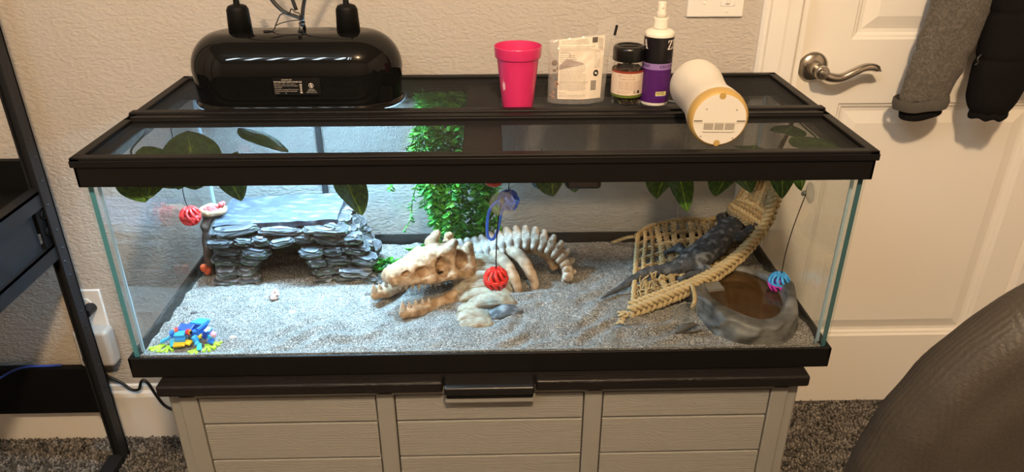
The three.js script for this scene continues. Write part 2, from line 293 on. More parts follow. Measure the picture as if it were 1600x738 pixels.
// ------------------------------------------------------------------ deck box under the terrarium
{
  const t = thing('deck_box', 'taupe plastic storage box with grooved wood-grain panels and a black lid, under the terrarium', 'storage box', [0, 0, 0]);
  const zf = 0.505, zb = 0.03, xl = -0.545, xr = 0.553;
  mesh('body', [buv(span(xl + 0.004, xr - 0.004, 0.01, 0.538, zb, zf - 0.016))], M.taupe, t);
  const cols = [[-0.513, -0.195], [-0.163, 0.181], [0.214, 0.522]], rows = [[0.461, 0.520], [0.375, 0.459], [0.289, 0.373], [0.203, 0.287], [0.117, 0.201], [0.031, 0.115]];
  const fx = [xl, ...cols.flat(), xr];
  const fr = []; for (let i = 0; i < fx.length; i += 2) fr.push(span(fx[i], fx[i + 1], 0.012, 0.54, zf - 0.02, zf, 0.003));
  fr.push(span(xl, xr, 0.522, 0.541, zf - 0.02, zf, 0.003), span(xl, xr, 0.010, 0.029, zf - 0.02, zf, 0.003));
  mesh('front_frame', fr, M.taupe, t);
  for (const [a, b] of cols) rows.forEach(([y0, y1], i) => { const mid = a === -0.163 && i === 0; mesh('plank', buv(span(a + 0.0022, b - 0.0022, y0 + 0.0012, y1 - 0.0016, zf - 0.02, zf - 0.003, 0.001)), M.taupeGrain, t); });
  for (const x of [xl - 0.009, xr + 0.009]) { mesh('corner_post', span(x - 0.012, x + 0.012, 0.0, 0.545, zf - 0.035, zf - 0.006, 0.006), M.taupe, t); mesh('corner_post', span(x - 0.012, x + 0.012, 0.0, 0.545, zb, zb + 0.03, 0.006), M.taupe, t); }
  for (const x of [xl - 0.004, xr + 0.004]) mesh('side_panel', span(x - 0.004, x + 0.004, 0.012, 0.54, zb + 0.03, zf - 0.03), M.taupe, t);
  mesh('lid', [buv(span(-0.570, -0.0725, 0.5415, 0.5645, 0.02, 0.526, 0.005)), buv(span(0.091, 0.578, 0.5415, 0.5645, 0.02, 0.526, 0.005)), buv(span(-0.08, 0.1, 0.5415, 0.5645, 0.02, 0.505))], M.lidGrain, t);
  mesh('latch', [span(-0.070, 0.0885, 0.547, 0.563, 0.5, 0.541, 0.004), span(-0.068, 0.0865, 0.528, 0.548, 0.5, 0.527, 0.004)], M.blackSatin, t);
  mesh('latch_ledge', span(-0.070, 0.0885, 0.5165, 0.5275, 0.49, 0.524, 0.003), M.taupe, t);
}
// ------------------------------------------------------------------ terrarium
const YB = 0.566, YR = 0.6066, YU = 0.929, YL = 0.9625, YT = 0.978, TW = 0.6175, TZ0 = 0.026, TZ1 = 0.5;
function ring(x0, x1, z0, z1, y0, y1, t, r = 0.0015) { return [span(x0, x1, y0, y1, z1 - t, z1, r), span(x0, x1, y0, y1, z0, z0 + t, r), span(x0, x0 + t, y0, y1, z0, z1, r), span(x1 - t, x1, y0, y1, z0, z1, r)]; }
{
  const t = thing('terrarium', 'long rimmed glass terrarium tank with black plastic rims standing on the storage box', 'terrarium', [0, 0, 0]);
  mesh('bottom_rim', ring(-TW, TW, TZ0, TZ1, YB, YR, 0.0055), M.black, t);
  mesh('top_rim', [...ring(-TW, TW, TZ0, TZ1, YU, YL, 0.0055), ...ring(-TW + 0.001, TW - 0.001, TZ0 + 0.001, TZ1 - 0.001, YL - 0.006, YL - 0.001, 0.024)], M.black, t);
  mesh('brace', span(-0.030, 0.036, YL - 0.012, YL - 0.002, TZ0 + 0.004, TZ1 - 0.004, 0.002), std(new THREE.Color(0.030, 0.022, 0.018), 0.5), t);
  const y0 = YB + 0.006, y1 = YL - 0.012, gx = TW - 0.0062, gz0 = TZ0 + 0.006, gz1 = TZ1 - 0.006, th = 0.008;
  mesh('front_pane', span(-gx, gx, y0, y1, gz1 - th, gz1), M.pane, t);
  mesh('back_pane', span(-gx, gx, y0, y1, gz0, gz0 + th), M.pane, t);
  mesh('side_pane', span(-gx, -gx + th, y0, y1, gz0 + th + 0.0005, gz1 - th - 0.0012), M.pane, t);
  mesh('side_pane', span(gx - th, gx, y0, y1, gz0 + th + 0.0005, gz1 - th - 0.0012), M.pane, t);
  for (const s of [-1, 1]) {
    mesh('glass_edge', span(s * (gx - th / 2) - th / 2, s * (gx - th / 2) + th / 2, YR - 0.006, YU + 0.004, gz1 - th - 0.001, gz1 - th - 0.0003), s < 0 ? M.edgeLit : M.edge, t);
    mesh('silicone_seam', new THREE.CylinderGeometry(0.011, 0.011, YU - YR + 0.006, 8, 1, true, 0, Math.PI / 2).rotateY(s < 0 ? Math.PI / 2 : Math.PI).translate(s * (gx - th), (YR + YU) / 2, gz1 - th - 0.0005), M.silicone, t);
    mesh('silicone_seam', new THREE.CylinderGeometry(0.005, 0.005, YU - YR + 0.006, 8, 1, true, 0, Math.PI / 2).rotateY(s < 0 ? 0 : -Math.PI / 2).translate(s * (gx - th), (YR + YU) / 2, gz0 + th), M.silicone, t);
  }
  mesh('bottom_pane', span(-gx + 0.001, gx - 0.001, YB + 0.004, YB + 0.012, gz0 + th, gz1 - th), phy(0x9fb8b4, 0.1), t);
}
function lid(label, z0, z1, extra) {
  const t = thing('screen_lid', label, 'mesh lid', [0, 0, 0]);
  const f = 0.0165, y0 = YL + 0.0003, ov = 0.0022;
  mesh('frame', [...ring(-TW - ov, TW + ov, z0, z1, y0, YT, f, 0.002), ...extra], M.black, t);
  const w = 0.00035, pitch = 0.0024, y = YT - 0.007, ax = TW - 0.012, za = z0 + 0.012, zb = z1 - 0.012, nx = Math.floor(2 * ax / pitch), nz = Math.floor((zb - za) / pitch);
  const im = new THREE.InstancedMesh(new THREE.BoxGeometry(1, 1, 1), M.mesh, nx + nz + 2), m = new THREE.Matrix4(); let k = 0;
  for (let i = 0; i <= nx; i++) im.setMatrixAt(k++, m.makeScale(w, w, zb - za).setPosition(-ax + i * pitch, y, (za + zb) / 2));
  for (let i = 0; i <= nz; i++) im.setMatrixAt(k++, m.makeScale(2 * ax, w, w).setPosition(0, y + w * 0.5, za + i * pitch));
  im.count = k; im.name = 'wire_mesh'; im.userData.kind = 'stuff'; im.castShadow = true; t.add(im);
  return t;
}
lid('rear black-framed wire mesh lid panel that carries the heat lamp, cup and bottles', 0.0235, 0.298, [span(-TW - 0.004, TW + 0.004, YT - 0.004, YT + 0.0035, 0.268, 0.288, 0.003)]);
lid('front black-framed wire mesh lid panel over the near half of the terrarium', 0.301, 0.5025, [span(-TW - 0.003, TW + 0.003, YT - 0.0155, YT - 0.005, 0.4985, 0.5035, 0.001), span(-TW + 0.01, TW - 0.01, YT - 0.001, YT + 0.002, 0.303, 0.312, 0.001)]);
// sand
function sandY(x, z) {
  const t = clamp((z - 0.04) / 0.45);
  let y = 0.5855 + 0.0165 * t + 0.0075 * N3(x * 7, z * 8, 3.1) * (1 - Math.abs(t - 0.5) * 1.1) + 0.0035 * N3(x * 21, z * 26, 8.4);
  y += 0.0044 * Math.sin(x * 60 + z * 95 + 5 * N3(x * 10, z * 10, 1.7)) * clamp(0.5 + N3(x * 9, z * 9, 5.5)) + 0.0016 * N3(x * 70, z * 70, 0.3);
  y += 0.0034 * fbm(x * 42, z * 46, 6.6, 2); y += 0.004 * Math.exp(-((x - 0.05) ** 2 / 0.012 + (z - 0.33) ** 2 / 0.006)) + 0.006 * Math.exp(-((x + 0.1) ** 2 / 0.03 + (z - 0.42) ** 2 / 0.003));
  if (z > 0.47) y = mix(y, 0.6035, sstep(0.47, 0.486, z));
  return Math.min(y, 0.6075 + 0.006 * (1 - t) + 0.004);
}
{
  const nx = 600, nz = 230, x0 = -0.6027, x1 = 0.6027, z0 = 0.041, z1 = 0.4853, g = new THREE.PlaneGeometry(1, 1, nx, nz), p = g.attributes.position, uv = g.attributes.uv;
  for (let j = 0, i = 0; j <= nz; j++) for (let k = 0; k <= nx; k++, i++) { const x = mix(x0, x1, k / nx), z = mix(z0, z1, j / nz); p.setXYZ(i, x, sandY(x, z), z); uv.setXY(i, x, z); }
  g.computeVertexNormals();
  const skirt = (pts) => { const pos = [], u = []; for (let i = 0; i + 1 < pts.length; i++) { const [a, b] = [pts[i], pts[i + 1]], ya = sandY(...a), yb = sandY(...b), lo = YB + 0.0125; pos.push(a[0], ya, a[1], a[0], lo, a[1], b[0], lo, b[1], a[0], ya, a[1], b[0], lo, b[1], b[0], yb, b[1]); for (const [q, yy] of [[a, ya], [a, lo], [b, lo], [a, ya], [b, lo], [b, yb]]) u.push(q[0] + q[1], yy); } const s = new THREE.BufferGeometry(); s.setAttribute('position', new THREE.Float32BufferAttribute(pos, 3)); s.setAttribute('uv', new THREE.Float32BufferAttribute(u, 2)); s.computeVertexNormals(); return s; };
  const rowX = (z) => Array.from({ length: 301 }, (_, i) => [mix(x0, x1, i / 300), z]), rowZ = (x) => Array.from({ length: 101 }, (_, i) => [x, mix(z0, z1, i / 100)]);
  const s = mesh('sand_bed', [g, skirt(rowX(z1)), skirt(rowX(z0).reverse()), skirt(rowZ(x1).reverse()), skirt(rowZ(x0))], M.sand);
  s.userData.kind = 'stuff'; tag(s, 'rippled pale grey sand covering the terrarium floor', 'sand');
}
{ // carpet pile where it shows
  const tuft = new THREE.IcosahedronGeometry(1, 0), spots = [];
  for (const [xa, xb, za, zb] of [[-1.45, -0.5, 0.012, 0.36], [0.5, 1.35, -0.08, 0.62]]) for (let x = xa; x < xb; x += 0.0054) for (let z = za; z < zb; z += 0.0054) {
    if (x < 1.5 && z < 0.03 && x < 0.66 && x > -2) { if (z < 0.016) continue; }
    if (x > -0.56 && x < 0.565 && z > 0.03 && z < 0.5) continue;
    spots.push([x + rr(-0.003, 0.003), z + rr(-0.003, 0.003)]);
  }
  const im = new THREE.InstancedMesh(tuft, std(0xffffff, 1), spots.length), q = new THREE.Quaternion(), e = new THREE.Euler(), m = new THREE.Matrix4(), c = new THREE.Color();
  spots.forEach(([x, z], i) => { e.set(rr(-0.6, 0.6), rr(0, 6.3), rr(-0.6, 0.6)); q.setFromEuler(e); const s = rr(0.0024, 0.0035); m.compose(V(x, rr(0.001, 0.006), z), q, V(s, s * rr(1.2, 2.2), s)); im.setMatrixAt(i, m); const v = Math.pow(clamp(rr(0.18, 0.68) + 0.2 * N3(x * 40, z * 40, 2)), 1.4) * 0.46; im.setColorAt(i, c.setRGB(v * 1.03, v * 0.95, v * 0.87)); });
  im.name = 'carpet_pile'; im.userData.kind = 'stuff'; tag(im, 'short flecked grey brown carpet pile on the floor beside the storage box', 'carpet'); im.castShadow = im.receiveShadow = true; scene.add(im);
}

// ------------------------------------------------------------------ things on the lid
const YM = YT - 0.0066; // top of the wire mesh
{ // twin dome heat lamp
  const C = V(-0.342, YM + 0.0008, 0.175), t = thing('dome_lamp', 'glossy black twin-socket dome heat lamp glowing white onto the rear mesh lid', 'lamp', [C.x, C.y, C.z]);
  const loopPts = (a, b, n = 96) => { const o = []; for (let i = 0; i < n; i++) { const q = i / n * Math.PI * 2, c = Math.cos(q), s = Math.sin(q); o.push([(a - b) * Math.sign(c) * sstep(0, 0.25, Math.abs(c)) + b * c, b * s]); } return o; };
  const shell = (prof, n = 120) => { // prof: [halfLength, halfWidth, y]
    const pos = [], idx = []; prof.forEach(([a, b, y]) => { for (let i = 0; i < n; i++) { const q = i / n * Math.PI * 2, c = Math.cos(q), s = Math.sin(q), L = a - b; pos.push(clamp(c * (a) * 1.35, -L, L) * (L > 0 ? 1 : 0) + 0, y, 0); const k = pos.length - 3; // stadium outline by arc length
      const P = 2 * Math.PI * b + 4 * L; let u = i / n * P; let x, z; if (u < Math.PI * b) { const th = Math.PI / 2 - u / b; x = L + b * Math.cos(th); z = b * Math.sin(th); } else if (u < Math.PI * b + 2 * L) { x = L - (u - Math.PI * b); z = -b; } else if (u < 2 * Math.PI * b + 2 * L) { const th = -Math.PI / 2 - (u - Math.PI * b - 2 * L) / b; x = -L + b * Math.cos(th); z = b * Math.sin(th); } else { x = -L + (u - 2 * Math.PI * b - 2 * L); z = b; } pos[k] = x; pos[k + 2] = z; } });
    for (let j = 0; j + 1 < prof.length; j++) for (let i = 0; i < n; i++) { const a = j * n + i, b = j * n + (i + 1) % n; idx.push(a, a + n, b, b, a + n, b + n); }
    const g = new THREE.BufferGeometry(); g.setAttribute('position', new THREE.Float32BufferAttribute(pos, 3)); g.setIndex(idx); g.computeVertexNormals(); return g;
  };
  const A = 0.190, B = 0.081, H = 0.128, out = [];
  out.push([A + 0.004, B + 0.004, 0.0]); out.push([A + 0.0045, B + 0.0045, 0.003]); out.push([A + 0.001, B + 0.001, 0.006]); out.push([A - 0.001, B - 0.001, 0.010]);
  out.push([A + 0.001, B, 0.035], [A + 0.004, B + 0.001, 0.062]);
  for (let i = 1; i <= 14; i++) { const q = i / 14 * Math.PI / 2; out.push([A + 0.004 - 0.062 * (1 - Math.cos(q)), B + 0.001 - 0.058 * (1 - Math.cos(q)), 0.062 + (H - 0.062) * Math.sin(q)]); }
  out.push([A - 0.075, 0.012, H + 0.0004], [A - 0.08, 0.0005, H + 0.0006]);
  mesh('shell', shell(out), M.gloss, t);
  const inn = out.slice(3).map(([a, b, y]) => [a - 0.0018, Math.max(0.0003, b - 0.0018), y - (y > 0.07 ? 0.0018 : 0)]); inn.unshift([A + 0.0035, B + 0.0035, 0.0005]);
  const rg = shell(inn); rg.index.array.reverse(); rg.computeVertexNormals();
  mesh('reflector', rg, std(new THREE.Color(0.82, 0.84, 0.86), 0.3, { metalness: 0.6 }), t);
  const em = std(0xffffff, 0.4, { emissive: UVB, emissiveIntensity: 14 });
  [-0.096, 0.100].forEach((x, i) => {
    const s = mesh('socket', lathe([[0.0005, H + 0.046], [0.011, H + 0.046], [0.016, H + 0.044], [0.0195, H + 0.038], [0.0212, H - 0.001], [0.0005, H - 0.001]], 36), M.blackMatt, t); s.position.x = x;
    const n = mesh('cord_grip', lathe([[0.0005, 0.075], [0.0042, 0.075], [0.0055, 0.05], [0.0062, 0.046]].map(([r, y]) => [r, y + H - 0.001]), 20), M.blackMatt, t); n.position.x = x;
    const b = mesh('bulb', lathe([[0.0005, 0.052], [0.012, 0.053], [0.022, 0.060], [0.025, 0.072], [0.022, 0.088], [0.014, 0.1], [0.012, 0.12], [0.0005, 0.12]], 28), em, t); b.position.x = x;
    const L = new THREE.PointLight(UVB, UVB_I[i]); L.position.set(x, 0.066, 0); L.shadow.radius = 1.0; L.castShadow = true; t.add(L);
  });
  mesh('cable', sweep([[-0.096, H + 0.074, 0], [-0.096, H + 0.12, 0], [-0.08, H + 0.19, -0.01], [-0.02, H + 0.14, -0.012], [0.0, H + 0.062, -0.01], [0.008, H + 0.035, -0.006], [0.017, H + 0.022, -0.004]].slice(0, 6), 0.0034, 60, 8), M.cord, t);
  mesh('cable', sweep([[0.100, H + 0.074, 0], [0.100, H + 0.11, 0], [0.085, H + 0.15, -0.008], [0.045, H + 0.1, -0.012], [0.022, H + 0.045, -0.008], [0.017, H + 0.016, -0.005], [0.015, H + 0.002, -0.02]], 0.0034, 60, 8), M.cord, t);
  mesh('cable', sweep([[-0.06, H + 0.095, -0.02], [-0.03, H + 0.045, -0.012], [-0.012, H + 0.030, -0.008], [0.010, H + 0.022, -0.006], [0.017, H + 0.016, -0.006]], (u) => 0.0046 - 0.0015 * u, 40, 8), M.cord, t);
  mesh('cable_tie', [sweep([[0.0105, H + 0.012, -0.006], [0.014, H + 0.011, 0.001], [0.02, H + 0.013, -0.004], [0.017, H + 0.014, -0.011]], 0.0018, 20, 6), box(0.006, 0.004, 0.006, 0.016, H + 0.008, -0.004, 0.001)], std(0x151515, 0.3), t);
  mesh('hanging_bail', sweep([[-0.045, H + 0.0012, 0.012], [-0.034, H + 0.0025, 0.010], [-0.029, H + 0.012, 0.006], [-0.019, H + 0.029, 0.002], [-0.013, H + 0.030, 0.0], [-0.004, H + 0.031, -0.002], [0.0, H + 0.038, -0.003], [0.006, H + 0.032, -0.003], [0.013, H + 0.030, -0.003], [0.014, H + 0.016, 0.0], [0.013, H + 0.0035, 0.008], [0.017, H + 0.0012, 0.012]], 0.0011, 80, 6), M.steelBlack, t);
  mesh('hanging_bail', sweep([[-0.030, H + 0.0095, 0.004], [-0.022, H + 0.013, 0.002], [-0.006, H + 0.0165, 0], [0.010, H + 0.018, -0.002], [0.018, H + 0.017, -0.004]], 0.0010, 40, 6), M.steelBlack, t);
  for (const [x, z] of [[-0.046, 0.012], [0.016, 0.012]]) mesh('clip', box(0.010, 0.0034, 0.006, x, H + 0.0016, z, 0.001), M.steelBlack, t);
  // printed rating label on the flat front
  const lt = canvasTex(512, 192, (c, w, h) => {
    c.fillStyle = '#070707'; c.fillRect(0, 0, w, h); c.fillStyle = '#d8cfc6'; c.font = 'bold 17px sans-serif';
    c.textAlign = 'center'; c.fillText('CAUTION HOT', 150, 26); c.textAlign = 'left'; c.font = 'bold 19px sans-serif'; c.fillText('REPTILE DOME LAMP FIXTURE', 8, 50, 268); c.font = 'bold 26px sans-serif'; c.fillText('C\u20ac', 282, 54);
    c.font = '15px sans-serif'; ['Rated 120V ~ 60Hz   max 150W x 2', 'Keep lamp 20 cm or more from objects', 'Dry location', 'Unplug before changing bulb. Do not cover', 'Use only with porcelain socket bulbs'].forEach((s, i) => c.fillText(s, 8, 72 + i * 19 + (i > 2 ? 4 : 0), i === 2 ? 90 : 262)); c.fillText('CLASS I', 8, 172); c.fillText('2A', 120, 172);
    c.fillRect(288, 70, 4, 98); c.fillRect(300, 70, 6, 98); c.fillRect(284, 70, 28, 7); c.fillRect(284, 162, 28, 7);
    c.strokeStyle = '#d8cfc6'; c.lineWidth = 5; c.beginPath(); c.arc(410, 84, 24, 0, 7); c.stroke(); c.beginPath(); c.moveTo(404, 64); c.lineTo(416, 84); c.lineTo(406, 84); c.lineTo(418, 104); c.lineWidth = 9; c.stroke();
    c.font = '15px sans-serif'; c.fillText('WARNING', 378, 132, 66); c.fillText('HOT SURFACE', 366, 150, 92); c.fillText('DO NOT TOUCH HOOD', 352, 168, 118);
  });
  const lg = new THREE.PlaneGeometry(0.083, 0.031); lg.rotateX(-0.03);
  mesh('printed_label', lg.translate(0.0145, 0.046, B + 0.0022), std(0xffffff, 0.35, { map: lt }), t);
}
{ // pink cup
  const t = thing('plastic_cup', 'bright pink ribbed-rim plastic cup standing on the mesh lid', 'cup', [0.067, YM + 0.0005, 0.234]);
  const h = 0.112, prof = [[0.0005, 0.004], [0.024, 0.004], [0.0245, 0.0], [0.0275, 0.0], [0.0285, 0.003]];
  for (let i = 0; i <= 10; i++) prof.push([0.0285 + 0.0093 * i / 10, 0.004 + (h - 0.026) * i / 10]);
  prof.push([0.0395, h - 0.021], [0.0415, h - 0.019], [0.0428, h - 0.002], [0.0424, h], [0.0414, h], [0.0395, h - 0.018], [0.036, h - 0.03], [0.0265, 0.006], [0.0005, 0.0055]);
  const pk = phy(new THREE.Color(0.66, 0.032, 0.15), 0.3, { clearcoat: 0.3, clearcoatRoughness: 0.2 });
  mesh('cup_body', lathe(prof, 72), pk, t);
  mesh('printed_mark', new THREE.CylinderGeometry(0.0349, 0.0321, 0.026, 12, 1, true, -1.02, 0.34).translate(0, 0.046, 0), std(0xffffff, 0.4, { transparent: true, alphaTest: 0.5, map: canvasTex(64, 128, (c) => { c.clearRect(0, 0, 64, 128); c.fillStyle = '#f6c8d4'; c.beginPath(); c.moveTo(10, 120); c.lineTo(2, 40); c.lineTo(16, 60); c.lineTo(22, 8); c.lineTo(34, 56); c.lineTo(48, 30); c.lineTo(44, 100); c.closePath(); c.fill(); }) }), t);
}
{ // zip pouch of treats
  const t = thing('treat_pouch', 'crumpled clear zip pouch of brown treats with a printed white label', 'pouch', [0.178, YM + 0.001, 0.203], 0.05);
  const W = 0.054, H = 0.118, dep = (u, v) => (0.020 * Math.pow(Math.max(0, 1 - v), 0.7) + 0.002) * Math.pow(Math.max(0, 1 - u * u), 0.55) + 0.0003;
  const surf = (side, u0, u1, v0, v1, off, nu = 40, nv = 48, lean = 0.013) => {
    const g = new THREE.PlaneGeometry(1, 1, nu, nv), p = g.attributes.position, uv = g.attributes.uv;
    for (let i = 0; i < p.count; i++) { const u = mix(u0, u1, uv.getX(i)), v = mix(v0, v1, uv.getY(i)); const cr = 0.0022 * N3(u * 2.2 + 3, v * 5, 1.3) + 0.0012 * N3(u * 6, v * 11, 4.4) + (Math.abs(v - 0.82) < 0.03 ? 0.0012 : 0); p.setXYZ(i, u * W * (1 + 0.05 * v) + 0.006 * v, v * H + (v > 0.9 ? 0.010 * u * (v - 0.9) * 10 * 0.6 : 0), side * (dep(u, v) + off) + cr * (1 - Math.abs(u) ** 4) - lean * v); }
    if (side < 0) g.index.array.reverse(); g.computeVertexNormals(); return g;
  };
  const film = phy(new THREE.Color(0.93, 0.92, 0.9), 0.12, { transmission: 0.86, thickness: 0 });
  mesh('film', [surf(1, -1, 1, 0, 1, 0), surf(-1, -1, 1, 0, 1, 0)], film, t);
  const lt = canvasTex(512, 560, (c, w, h) => {
    c.fillStyle = '#d6cbbb'; c.fillRect(0, 0, w, h); c.fillStyle = '#4b433c'; c.font = '14px sans-serif';
    const line = (s, x, y, m) => c.fillText(s, x, y, m), words = 'dried insect treats for reptiles whole larvae protein fat fibre moisture feed daily store in a cool dry place guaranteed analysis crude min max not for human consumption '.repeat(9).split(' ');
    let k = 0; const para = (x, y, wd, n, lh, sz) => { c.font = sz + 'px sans-serif'; for (let i = 0; i < n; i++) { let s = ''; while (c.measureText(s + words[k]).width < wd) s += words[k++ % words.length] + ' '; line(s, x, y + i * lh); } };
    para(30, 26, 330, 3, 16, 15); c.fillRect(372, 8, 62, 40); for (let i = 0; i < 5; i++) { c.fillRect(446 + i * 11, 14 + i * 2, 4, 84); } para(12, 84, 400, 2, 15, 14);
    c.fillStyle = '#b9aca0'; c.fillRect(0, 108, w, 6); c.fillStyle = '#4b433c'; line('FEEDING GUIDE', 14, 142); para(14, 164, 190, 4, 18, 14); c.fillStyle = '#9b8d88'; c.fillRect(118, 136, 14, 40); c.beginPath(); c.moveTo(8, 250); c.lineTo(90, 188); c.lineTo(260, 222); c.lineTo(300, 240); c.lineTo(8, 290); c.fill();
    c.fillStyle = '#4b433c'; para(20, 262, 310, 10, 15, 13); c.fillRect(10, 402, 340, 3); para(14, 420, 320, 5, 14, 12); line('NET WT 3.5 OZ', 14, 508); para(14, 526, 320, 2, 14, 11);
    c.strokeStyle = '#4b433c'; c.lineWidth = 2; c.strokeRect(412, 126, 54, 146); c.save(); c.translate(430, 268); c.rotate(-Math.PI / 2); para(4, 0, 130, 3, 14, 11); c.restore();
    c.fillStyle = '#1c1917'; c.beginPath(); c.arc(432, 322, 31, 0, 7); c.fill(); c.fillStyle = '#e9e0d2'; c.beginPath(); c.ellipse(432, 322, 15, 9, 0.3, 0, 7); c.fill();
    c.fillStyle = '#1c1917'; for (let i = 0; i < 15; i++) c.fillRect(378, 392 + i * 6, 66, i % 3 ? 3 : 5); 
  });
  mesh('label_sheet', surf(1, -0.70, 0.80, 0.075, 0.985, 0.0012, 30, 40), std(0xffffff, 0.55, { map: lt }), t);
  const nug = []; for (let i = 0; i < 150; i++) { const v = Math.pow(rnd(), 1.3) * 0.62 + 0.03, u = rr(-0.92, 0.92), d = dep(u, v) * 0.75; const g = new THREE.IcosahedronGeometry(rr(0.0035, 0.0062), 1); g.scale(1, rr(0.6, 1), rr(0.6, 1)); g.rotateZ(rr(0, 3)).rotateX(rr(0, 3)); const s = rr(0.5, 1.3); colored(g, () => [0.22 * s, 0.10 * s, 0.05 * s]); g.translate(u * W * 0.93 + 0.006 * v, v * H, rr(-d, d) - 0.013 * v); nug.push(g); }
  mesh('treats', nug, M.vc, t).userData.kind = 'stuff';
  mesh('tear_corner', [surf(1, 0.55, 1.12, 0.93, 1.16, 0.0006, 8, 8)], film, t);
  mesh('notch_mark', new THREE.PlaneGeometry(0.005, 0.019).rotateZ(-0.18).translate(0.0705, 0.1285, -0.009), std(0x0c0a0a, 0.5, { side: THREE.DoubleSide }), t);
}
{ // seasoning jar of pellets
  const t = thing('food_jar', 'clear jar of dark pellets with a black lid and cream paper label', 'jar', [0.2705, YM + 0.0004, 0.216]);
  mesh('lid', [lathe([[0.0005, 0.1055], [0.021, 0.1055], [0.0215, 0.1075], [0.0255, 0.1075], [0.0285, 0.105], [0.0292, 0.101], [0.0292, 0.083], [0.0285, 0.0815], [0.0005, 0.0815]], 60), box(0.040, 0.0022, 0.003, 0, 0.1062, 0, 0.001)], phy(0x0a0a0a, 0.3), t);
  mesh('jar_wall', lathe([[0.0005, 0.001], [0.027, 0.001], [0.0288, 0.004], [0.0288, 0.066], [0.027, 0.074], [0.0255, 0.0765], [0.0255, 0.082]], 60), phy(new THREE.Color(0.95, 0.95, 0.93), 0.03, { transmission: 1, thickness: 0 }), t);
  const peb = []; for (let i = 0; i < 330; i++) { const a = rr(0, 6.283), r = 0.0245 * Math.sqrt(rr(0.45, 1)), y = i < 190 ? rr(0.004, 0.016) : rr(0.060, 0.070); const g = new THREE.IcosahedronGeometry(rr(0.0014, 0.0026), 0); const s = rr(0.3, 1.3), k = rnd(); colored(g, () => k < 0.3 ? [0.09 * s, 0.10 * s, 0.03 * s] : k < 0.6 ? [0.12 * s, 0.05 * s, 0.03 * s] : [0.05 * s, 0.03 * s, 0.025 * s]); g.translate(r * Math.sin(a), y, r * Math.cos(a)); peb.push(g); }
  peb.push(colored(cyl(0.022, 0.022, 0.066, 0, 0.036, 0, 20), () => [0.03, 0.022, 0.015]));
  mesh('pellets', peb, M.vc, t).userData.kind = 'stuff';
  const lt = canvasTex(1024, 300, (c, w, h) => {
    c.fillStyle = '#d9c7b4'; c.fillRect(0, 0, w, h); c.fillStyle = '#8a3322'; c.fillRect(0, 0, w, 26); c.fillStyle = '#5b6a22'; c.fillRect(0, h - 30, w, 30);
    for (const o of [0, 512]) { c.fillStyle = '#6b3a2c'; c.font = '15px sans-serif'; ['FEEDING DIRECTIONS', 'Offer a small amount daily'].forEach((s, i) => c.fillText(s, o + 130, 50 + i * 16)); c.font = 'bold 22px sans-serif'; c.fillText('\u2248\u2022 mix \u2022\u2248 2.1 oz', o + 150, 96, 220); c.font = '13px sans-serif'; for (let i = 0; i < 7; i++) c.fillText('dried flowers, vegetables, calcium, vitamins and minerals', o + 140, 120 + i * 15, 250); c.font = '12px sans-serif'; c.fillText('Keep sealed in a dry place.', o + 130, 234, 150); c.fillText('Best before see base', o + 130, 250, 150); c.fillStyle = '#2a201c'; c.fillRect(o + 345, 218, 32, 34); c.strokeStyle = '#2a201c'; c.lineWidth = 6; c.beginPath(); c.arc(o + 318, 234, 12, 0.5, 5.5); c.stroke(); }
  });
  mesh('paper_label', new THREE.CylinderGeometry(0.0292, 0.0292, 0.049, 64, 1, true).rotateY(Math.PI + Math.PI / 2).translate(0, 0.0415, 0), std(0xffffff, 0.5, { map: lt }), t);
}
